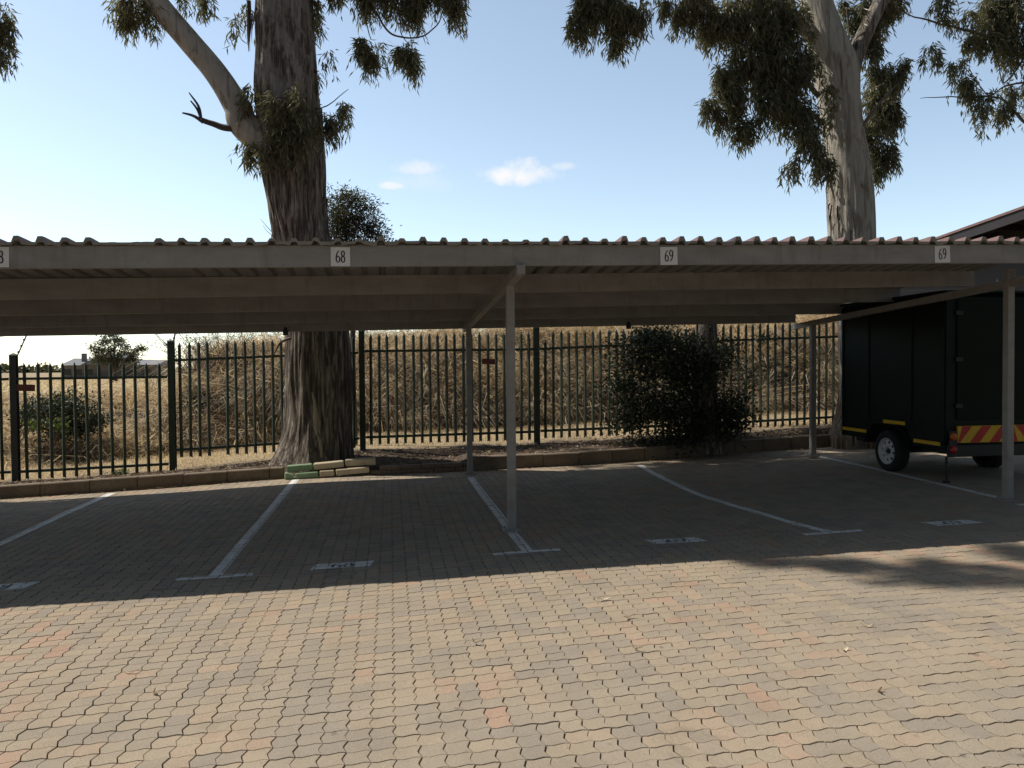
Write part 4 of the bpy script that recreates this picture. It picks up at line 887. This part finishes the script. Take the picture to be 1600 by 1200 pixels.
def litter(n, xr, yr, sz, name, label, offset=.006, parent=None):
    x = rng.uniform(*xr, n); y = ky(x)+yr[0] + (yr[1]-yr[0])*rng.random(n)
    P = np.stack([x, y, terrain(x, y)+offset+.03*rng.random(n)], 1); D = rng.normal(size=(n, 3))*np.array([1, 1, .25])
    tag(leaves_mesh(P, D, rng.uniform(*sz, n), rng.uniform(.008, .02, n), name, 'litter'), label, 'leaf litter', kind='stuff')
litter(6500, (-9, 9), (.14, 1.3), (.03, .10), 'leaf_litter', 'brown leaf litter covering the soil between the kerb and the fence')
n = 1700; x = rng.uniform(-9, 7.5, n); y = ky(x) - np.abs(rng.normal(size=n))*.07 - .01; P = np.stack([x, y, S*x+.008+.004*rng.random(n)], 1)
tag(leaves_mesh(P, rng.normal(size=(n, 3))*np.array([1, 1, .1]), rng.uniform(.015, .05, n), rng.uniform(.006, .014, n), 'gutter_litter', 'litter'), 'dry leaf bits gathered on the paving along the kerb', 'leaf litter', kind='stuff')
n = 260; x = rng.uniform(-4, 6, n); y = rng.uniform(2.6, 9.5, n); P = np.stack([x, y, S*x+.009+0*x], 1)
tag(leaves_mesh(P, rng.normal(size=(n, 3))*np.array([1, 1, .05]), rng.uniform(.008, .022, n), rng.uniform(.003, .007, n), 'paving_crumbs', 'litter'), 'tiny scattered crumbs of leaf and grit on the paving', 'leaf litter', kind='stuff')
for k, (x, y, L, w, a, lab) in enumerate(((-1.13, 3.97, .05, .02, 1.9, 'small pale curled leaf on the sunlit paving at the lower left'), (1.35, 4.9, .10, .016, .05, 'long pale leaf lying flat on the paving below the middle post'), (1.40, 4.52, .09, .02, .4, 'dark curled leaf on the paving in the lower middle'),
        (1.29, 4.04, .075, .012, 2.2, 'thin white leaf on the paving below the dark curled leaf'), (.457, 4.32, .07, .014, 2.3, 'thin pale leaf on the paving left of the dark curled leaf'), (2.665, 4.09, .08, .014, 2.7, 'narrow white leaf on the paving at the lower right'), (2.333, 3.76, .06, .02, .5, 'pale crumpled leaf on the paving near the lower right'),
        (2.198, 3.26, .05, .018, .9, 'small brown curled leaf on the paving closest to the camera on the right'), (-1.341, 4.28, .09, .01, 2.9, 'thin straw on the paving at the lower left'), (-.62, 3.95, .08, .008, 1.2, 'thin pale stalk on the paving left of the middle'))):
    mb = MB(); n = 7; V = []; dark = 'dark' in lab or 'brown' in lab
    for i in range(n):
        t = i/(n-1); u = (t-.5)*L; ww = w/2*math.sin(PI*(.04+.92*t)); z = .003+.012*(2*t-1)**2+.004*math.sin(t*9); yy = .18*L*math.sin(t*PI)
        V += [(u, yy-ww, z+.002), (u, yy, z-.001), (u, yy+ww, z+.003)]
    mb.add(V, [(i*3+j, i*3+j+1, i*3+j+4, i*3+j+3) for i in range(n-1) for j in (0, 1)])
    o = mb.build('fallen_leaf', 'litter' if dark else 'dry_leaf'); o.location = (x, y, S*x+.007); o.rotation_euler = (0, 0, a); tag(o, lab, 'leaf', 'single leaves fallen on the sunlit paving')

# ------------------------------------------------------------------ box trailer
GZ0 = .104; XA, XB, YA, YB = 6.50, 8.05, 8.42, 10.60; ZB, ZT = .50, 2.36
tr = empty('box_trailer', (7.3, 9.5, GZ0), 'tall dark green box trailer in the last bay with a red and yellow rear board', 'trailer')
mb = MB(); wy, wr = 9.52, .40
arch = [(wy-wr-.1, ZB), (wy-wr+.02, .70), (wy-.2, .745), (wy+.2, .745), (wy+wr-.02, .70), (wy+wr+.1, ZB)]
side = [(YA, ZB)] + arch + [(YB, ZB), (YB, ZT-.05), (YB-.05, ZT), (YA+.05, ZT), (YA, ZT-.05)]
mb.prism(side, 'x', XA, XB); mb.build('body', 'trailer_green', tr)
for yy in (8.455, 9.05, 9.95, 10.56):
    mb = MB(); mb.box((XA-.012, yy-.018, .80 if 9 < yy < 10 else .56), (XA-.001, yy+.018, ZT-.06), bev=.003); mb.build('side_rib', 'trailer_green', tr)
mb = MB(); mb.box((XA-.014, YA+.03, ZT-.075), (XA-.001, YB-.03, ZT-.035), bev=.003); mb.build('top_rail', 'trailer_green', tr)
mb = MB(); mb.box((XA-.03, YA-.02, ZT+.002), (XB+.03, YB+.02, ZT+.035), bev=.01); mb.build('lid', 'trailer_green', tr)
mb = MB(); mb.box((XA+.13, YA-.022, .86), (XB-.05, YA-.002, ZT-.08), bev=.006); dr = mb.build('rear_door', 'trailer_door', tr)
for z in (1.0, 1.55, 2.1):
    mb = MB(); mb.box((XA+.105, YA-.03, z), (XA+.20, YA-.0225, z+.05), bev=.003); mb.build('hinge', 'black_metal', dr)
mb = MB(); mb.tube([(XB-.2, YA-.05, 1.2), (XB-.2, YA-.05, 1.9)], .012, 8); mb.box((XB-.22, YA-.06, 1.5), (XB-.18, YA-.023, 1.54)); mb.build('handle', 'black_metal', dr)
# rear cross member, board, lamps
for yy in (8.455, 9.05, 9.95, 10.56):
    mb = MB()
    for z in np.arange(.86 if 9 < yy < 10 else .66, ZT-.1, .16): mb.box((XA-.0165, yy-.006, z-.006), (XA-.0125, yy+.006, z+.006), bev=.0015)
    mb.build('rivet_row', 'black_metal', tr)
mb = MB(); mb.box((XA+.005, YA-.045, .42), (XB-.005, YA-.003, .56), bev=.006); mb.build('rear_bumper', 'black_metal', tr)
bd = []
X0, X1, Z0_, Z1_ = XA+.13, XB-.12, .585, .785; h_ = Z1_-Z0_
mb = MB(); mb.box((X0, YA-.03, Z0_), (X1, YA-.004, Z1_), bev=.002); board = mb.build('chevron_board', 'yellow', tr)
mb = MB(); mid = (X0+X1)/2+.09; k = 0; u = X0-.1
while u < mid+.2:
    q = [(u, Z0_+.003), (u+.13, Z0_+.003), (u+.13+.16, Z1_-.003), (u+.16, Z1_-.003)]
    q = [(min(max(a, X0+.003), mid), b) for a, b in q]
    if q[1][0] > q[0][0] or q[2][0] > q[3][0]:
        mb.add([(a, YA-.0315, b) for a, b in q], [(0, 1, 2, 3)]); 
        q2 = [(min(2*mid-a, X1-.003), b) for a, b in q]; mb.add([(a, YA-.0315, b) for a, b in reversed(q2)], [(0, 1, 2, 3)])
    u += .26
mb.build('red_stripe', 'red', board)
for z, m, nm in ((.665, 'amber_lens', 'indicator_lamp'), (.51, 'red_lens', 'tail_lamp')):
    for xx in (XA+.055, XB-.06):
        mb = MB(); n = 20; prof = [(.0, .0), (.03, .0), (.035, .004), (.048, .03), (.053, .03), (.055, 0)]
        V = []
        for (r_, d_) in ((.045, 0), (.045, .02), (.036, .032), (.015, .037)): V += [(xx+r_*math.cos(2*PI*k/n), YA-.046-d_, z+r_*math.sin(2*PI*k/n)) for k in range(n)]
        mb.add(V, [(i*n+(k+1) % n, i*n+k, (i+1)*n+k, (i+1)*n+(k+1) % n) for i in range(3) for k in range(n)] + [tuple(range(3*n, 4*n))]); mb.build(nm, m, tr, smooth=False)
for xx in (XA, XB-.13): 
    mb = MB(); mb.box((xx+.004, YA-.046, .44+.0), (xx+.115, YA-.0455+.0, .73)); mb.build('lamp_plate', 'black_metal', tr)
for y0, y1, z in ((9.98, 10.55, .60), (9.15, 9.60, .765), (8.50, 8.98, .565)):
    mb = MB(); mb.box((XA-.018, y0, z-.022), (XA-.0125, y1, z+.022)); mb.build('reflector_strip', 'yellow', tr)
mb = MB(); pr = [(wy-wr-.06, .46), (wy-wr+.04, .66), (wy-.2, .742), (wy+.2, .742), (wy+wr-.04, .66), (wy+wr+.06, .46)]
V = [(x_, a, b) for x_ in (XA-.045, XA+.25) for a, b in pr]; n = len(pr); mb.add(V + [(a, b, c-.006) for a, b, c in V], [(i, i+1, n+i+1, n+i) for i in range(n-1)] + [(2*n+i+1, 2*n+i, 3*n+i, 3*n+i+1) for i in range(n-1)] + [(i+1, i, 2*n+i, 2*n+i+1) for i in range(n-1)]); mb.build('mudguard', 'black_metal', tr)
def wheel(xc, sgn):
    zc = .375; yc = wy; r = .272
    mb = MB(); mb.lathe_x([(sgn*a, b) for a, b in ((.085, .175), (.093, .20), (.09, .235), (.072, .262), (.05, .272), (-.05, .272), (-.072, .262), (-.09, .235), (-.085, .175))], (xc, yc, zc), 48)
    ty = mb.build('wheel', 'rubber', tr, smooth=True)
    mb = MB(); n = 64
    P2 = [(.080, .178), (.086, .172), (.070, .160), (.050, .150), (.046, .135), (.060, .10), (.064, .07), (.040, .055), (.040, .0)]
    # spoked white wheel: pairs of faces skipped to leave the vent holes
    V = [(xc+sgn*a, yc+b*math.cos(2*PI*k/n), zc+b*math.sin(2*PI*k/n)) for a, b in P2 for k in range(n)]; F_ = []
    for i in range(len(P2)-1):
        for k in range(n):
            if i == 4 and (k % 8) in (0, 1, 2): continue
            F_.append((i*n+k, i*n+(k+1) % n, (i+1)*n+(k+1) % n, (i+1)*n+k))
    mb.add(V, F_); mb.build('rim', 'rim_paint', ty)
    mb = MB(); mb.lathe_x([(sgn*.02, .16), (sgn*.02, .0)], (xc, yc, zc), 24)
    for k in range(5):
        a = 2*PI*k/5; mb.tube([(xc+sgn*.03, yc+.035*math.cos(a), zc+.035*math.sin(a)), (xc+sgn*.062, yc+.035*math.cos(a), zc+.035*math.sin(a))], .009, 6)
    mb.lathe_x([(sgn*.04, .022), (sgn*.075, .02), (sgn*.078, .0)], (xc, yc, zc), 12); mb.build('hub', 'black_metal', ty)
wheel(XA+.06, -1); wheel(XB-.06, 1)
mb = MB(); mb.tube([(XA+.12, wy, .375), (XB-.12, wy, .375)], .03, 10); mb.box((XA+.2, YA+.05, .42), (XA+.25, YB-.05, .498)); mb.box((XB-.25, YA+.05, .42), (XB-.2, YB-.05, .498)); mb.build('chassis', 'black_metal', tr)
mb = MB(); mb.bar((XA+.25, YB-.2, .45), (7.37, YB+1.2, .5), .06, .06); mb.bar((XB-.25, YB-.2, .45), (7.39, YB+1.2, .5), .06, .06); mb.tube([(7.38, YB+1.1, .5), (7.38, YB+1.1, .2)], .02, 8); mb.build('drawbar', 'black_metal', tr)
for xx in (XA+.03,):
    mb = MB(); mb.tube([(xx, YA+.03, .42), (xx, YA+.03, .13)], .014, 8); mb.box((xx-.03, YA, .108), (xx+.03, YA+.06, .13), bev=.003); mb.build('support_leg', 'black_metal', tr)
adopt(tr)
for c_ in tr.children:
    for d_ in c_.children: d_.matrix_parent_inverse = Matrix.Identity(4)

# ------------------------------------------------------------------ building beyond the right end
bd = empty('lean_to_building', (15, 16, .3), 'building with a dark overhanging red sheet roof and cream beam at the right edge', 'building')
p0, p1 = at(1450, 375, 16.1), at(1600, 322, 13.43); XE = 12.0; p0.x = p1.x = XE; dy = (p1-p0)/(p1.y-p0.y)
def rz(y, x=XE): return (p0 + dy*(y-p0.y)).z + .012*(x-XE)
Y0_, Y1_, XW = 12.4, 18.9, 19.0
mb = MB(); mb.add([(XE, Y0_, rz(Y0_)), (XW, Y0_, rz(Y0_, XW)), (XW, Y1_, rz(Y1_, XW)), (XE, Y1_, rz(Y1_))], [(0, 1, 2, 3)]); mb.bar((XE-.01, Y0_, rz(Y0_)-.02), (XE-.01, Y1_, rz(Y1_)-.02), .03, .05); rf = mb.build('roof', 'roof_red', bd)
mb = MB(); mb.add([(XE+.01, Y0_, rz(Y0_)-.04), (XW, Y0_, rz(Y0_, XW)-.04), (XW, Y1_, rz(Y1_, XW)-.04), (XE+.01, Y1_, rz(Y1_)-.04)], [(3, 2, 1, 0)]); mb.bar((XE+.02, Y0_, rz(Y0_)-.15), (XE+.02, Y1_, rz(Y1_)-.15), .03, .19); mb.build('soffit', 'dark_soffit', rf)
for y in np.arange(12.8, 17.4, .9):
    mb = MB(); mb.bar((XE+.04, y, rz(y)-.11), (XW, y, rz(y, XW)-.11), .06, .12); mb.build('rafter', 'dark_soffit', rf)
xb = 12.9; g0, g1 = at(1548, 377, 14.6), at(1600, 358, 13.5)
def bz(y): return rz(y)-.50
mb = MB(); mb.bar((xb, Y0_, bz(Y0_)), (xb, Y1_-.2, bz(Y1_-.2)), .10, .17); mb.build('beam', 'cream_wall', bd)
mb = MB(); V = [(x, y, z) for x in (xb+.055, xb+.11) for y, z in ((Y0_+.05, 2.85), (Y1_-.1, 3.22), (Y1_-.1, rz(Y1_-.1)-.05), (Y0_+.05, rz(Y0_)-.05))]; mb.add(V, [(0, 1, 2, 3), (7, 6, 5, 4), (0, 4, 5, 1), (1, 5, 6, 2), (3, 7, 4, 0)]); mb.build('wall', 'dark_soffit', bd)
for y in (Y0_+.1,):
    mb = MB(); mb.box((xb-.05, y, .1), (xb+.05, y+.1, bz(y)-.09)); mb.build('post', 'cream_wall', bd)
adopt(bd)
for c_ in bd.children:
    for d_ in c_.children: d_.matrix_parent_inverse = Matrix.Identity(4)

# ------------------------------------------------------------------ distance: house, tree, woods
HY = 110
def hp(px, py, Y=HY): return at(px, py, Y)
ho = empty('farm_house', tuple(hp(170, 592)), 'low grey roofed house far off across the field on the left', 'house')
a, b = hp(95, 592), hp(250, 592); zr = hp(95, 571).z; zr1 = hp(95, 560).z; z0 = tz(a.x, HY)-.1
mb = MB(); mb.box((a.x+.3, HY, z0), (b.x-.3, HY+8, zr)); mb.build('wall', 'house_wall', ho)
mb = MB(); mb.add([(a.x, HY-.5, zr+.01), (b.x, HY-.5, zr+.01), (b.x, HY+8.5, zr+.01), (a.x, HY+8.5, zr+.01), (a.x+.2, HY+4, zr1+.05), (b.x-.2, HY+4, zr1-.25)], [(0, 1, 5, 4), (2, 3, 4, 5), (0, 4, 3), (1, 2, 5)]); r_ = mb.build('roof', 'house_roof', ho)
g0, g1 = hp(130, 566), hp(215, 566); gt = hp(165, 552).z; mb = MB(); mb.add([(g0.x, HY-1.2, zr+.03), (g1.x, HY-1.2, zr+.03), ((g0.x+g1.x)/2, HY-1.2, gt), (g0.x, HY+6, zr+.03), (g1.x, HY+6, zr+.03), ((g0.x+g1.x)/2, HY+6, gt)], [(0, 1, 2), (0, 2, 5, 3), (1, 4, 5, 2), (3, 5, 4)]); mb.build('gable', 'house_roof', r_)
cpt = hp(121, 553); mb = MB(); mb.box((cpt.x-.25, HY+2, zr), (cpt.x+.25, HY+2.6, cpt.z+.1)); mb.build('chimney', 'house_wall', r_)
for px in (104, 121, 138, 205, 228):
    q = hp(px, 581); mb = MB(); mb.box((q.x-.55, HY-.04, q.z-.4), (q.x+.55, HY-.01, q.z+.35)); mb.build('window', 'dark_glass', ho)
adopt(ho)
for c_ in ho.children:
    for d_ in c_.children: d_.matrix_parent_inverse = Matrix.Identity(4)
DY = 62
dt = empty('lone_tree', tuple(at(180, 592, DY)), 'lone spreading tree in the field in front of the far house', 'tree')
q0 = at(180, 596, DY); kk = .0505
limb([(q0.x, DY, q0.z-.3, .22), (q0.x, DY, q0.z+.5, .16), (q0.x+.1, DY, q0.z+1.1, .13)], 'trunk', 'bark_far', dt, n=12, step=4)
brs = []; bl = []
for (px, py) in ((150, 540), (158, 552), (165, 530), (178, 526), (190, 535), (197, 548), (207, 555), (215, 545), (184, 560), (168, 562), (172, 545), (205, 562), (152, 560)):
    e = at(px, py, DY+random.uniform(-.8, .8)); brs.append(([(q0.x+.05, DY, q0.z+.7), (q0+e)/2+Vector((0, 0, .5)), e], .07, .02)); bl.append((tuple(e), (.5, .6, .36), 100))
twigs(brs, 'limb', 'bark_far', dt)
P_, D_, L_, W_ = sprigs(bl, 10, .12, droop=.0, L=(.10, .18), W=(.06, .10)); leaves_mesh(P_, D_, L_, W_, 'foliage', 'far_leaf', dt); adopt(dt)
bl = []
for k in range(70):
    x = random.uniform(-330, -40); y = random.uniform(330, 430); h = random.uniform(2, 4.6)*(1 if x < -140 else .45); bl.append(((x, y, h*.3), (random.uniform(6, 13), 5, h*.85), 60))
P_, D_, L_, W_ = sprigs(bl, 12, 1.0, droop=0., L=(1.0, 2.2), W=(.9, 1.8)); o = leaves_mesh(P_, D_, L_, W_, 'distant_woods', 'far_leaf'); tag(o, 'blue green line of distant woods on the horizon at the left', 'woods', kind='stuff')

# ------------------------------------------------------------------ sun and sky
SD = Vector((.70, -.34, -1.0)).normalized()                 # direction the light travels
sun = bpy.data.lights.new('sun', 'SUN'); sun.energy = 4.6; sun.angle = math.radians(.53); sun.color = (1.0, .93, .83)
so = bpy.data.objects.new('sun', sun); col.objects.link(so); so.rotation_euler = SD.to_track_quat('-Z', 'Y').to_euler()
w = bpy.data.worlds.new('World'); scene.world = w; w.use_nodes = True; nt = w.node_tree; nt.nodes.clear()
out = nt.nodes.new('ShaderNodeOutputWorld'); bg = nt.nodes.new('ShaderNodeBackground'); bg.inputs[1].default_value = .10
sky = nt.nodes.new('ShaderNodeTexSky'); sky.sky_type = 'NISHITA'; sky.sun_disc = False
to = -SD; sky.sun_elevation = math.asin(to.z); sky.sun_rotation = math.atan2(to.x, to.y); sky.altitude = 1500; sky.air_density = 1.0; sky.dust_density = 1.6; sky.ozone_density = 1.0
tc = nt.nodes.new('ShaderNodeTexCoord')
def wn(op, a, b=None, vec=False):
    x = nt.nodes.new('ShaderNodeVectorMath' if vec else 'ShaderNodeMath'); x.operation = op
    for i, v in enumerate((a, b)):
        if v is None: continue
        if hasattr(v, 'is_linked'): nt.links.new(v, x.inputs[i])
        else: x.inputs[i].default_value = v
    return x.outputs['Value'] if (vec and op == 'DOT_PRODUCT') else x.outputs[0]
nz = nt.nodes.new('ShaderNodeTexNoise'); nz.inputs['Scale'].default_value = 34; nz.inputs['Detail'].default_value = 7; nz.inputs['Roughness'].default_value = .62; nt.links.new(tc.outputs['Generated'], nz.inputs['Vector'])
cover = None
for (px, py, sx, sy, k) in ((808, 272, 70, 17, 1.), (815, 262, 34, 17, 1.1), (650, 262, 42, 13, .62), (613, 290, 20, 6, .75), (880, 260, 22, 7, .45), (660, 285, 60, 16, .25), (5, 345, 40, 18, .35)):
    c = (Fv + Rv*((px-800)/FPX) + Uv*((600-py)/FPX)).normalized(); e1 = Vector((c.y, -c.x, 0)).normalized(); e2 = e1.cross(c)
    u = wn('MULTIPLY', wn('DOT_PRODUCT', tc.outputs['Generated'], tuple(e1), True), FPX/sx); v = wn('MULTIPLY', wn('DOT_PRODUCT', tc.outputs['Generated'], tuple(e2), True), FPX/sy)
    f_ = wn('DOT_PRODUCT', tc.outputs['Generated'], tuple(c), True); front = wn('GREATER_THAN', f_, .5)
    r2 = wn('ADD', wn('MULTIPLY', u, u), wn('MULTIPLY', v, v)); g_ = wn('SUBTRACT', 1.25, r2); g_ = wn('ADD', g_, wn('MULTIPLY', wn('SUBTRACT', nz.outputs['Fac'], .5), 3.2))
    mr = nt.nodes.new('ShaderNodeMapRange'); mr.interpolation_type = 'SMOOTHSTEP'; nt.links.new(g_, mr.inputs[0]); mr.inputs[1].default_value = .05; mr.inputs[2].default_value = 1.6; mr.inputs[4].default_value = k
    q = wn('MULTIPLY', mr.outputs[0], front); cover = q if cover is None else wn('MAXIMUM', cover, q)
cover = wn('MINIMUM', cover, .95)
mx = nt.nodes.new('ShaderNodeMix'); mx.data_type = 'RGBA'; nt.links.new(cover, mx.inputs[0]); 
dt_ = wn('DOT_PRODUCT', tc.outputs['Generated'], tuple(Vector((-.05, .998, 0)).normalized()), True)
hz = nt.nodes.new('ShaderNodeMapRange'); hz.interpolation_type = 'SMOOTHSTEP'; nt.links.new(dt_, hz.inputs[0]); hz.inputs[1].default_value = -.2; hz.inputs[2].default_value = .75; hz.inputs[3].default_value = .55; hz.inputs[4].default_value = 2.15
tn = nt.nodes.new('ShaderNodeVectorMath'); tn.operation = 'SCALE'; nt.links.new(sky.outputs[0], tn.inputs[0]); nt.links.new(hz.outputs[0], tn.inputs['Scale'])
tv = nt.nodes.new('ShaderNodeVectorMath'); tv.operation = 'MULTIPLY'; nt.links.new(tn.outputs[0], tv.inputs[0]); tv.inputs[1].default_value = (1.04, 1.025, .91)
hs = nt.nodes.new('ShaderNodeHueSaturation'); hs.inputs['Saturation'].default_value = .82; hs.inputs['Value'].default_value = 1.0; nt.links.new(tv.outputs[0], hs.inputs['Color']); nt.links.new(hs.outputs[0], mx.inputs[6]); mx.inputs[7].default_value = (9.8, 9.8, 9.9, 1)
nt.links.new(mx.outputs[2], bg.inputs[0]); nt.links.new(bg.outputs[0], out.inputs[0])

vs_ = scene.view_settings; vs_.view_transform = 'Standard'; vs_.look = 'None'; vs_.exposure = 0.; vs_.gamma = 1.; vs_.use_curve_mapping = False
scene.render.engine = 'CYCLES'; scene.render.resolution_x = 1024; scene.render.resolution_y = 768
scene.cycles.transparent_max_bounces = 16
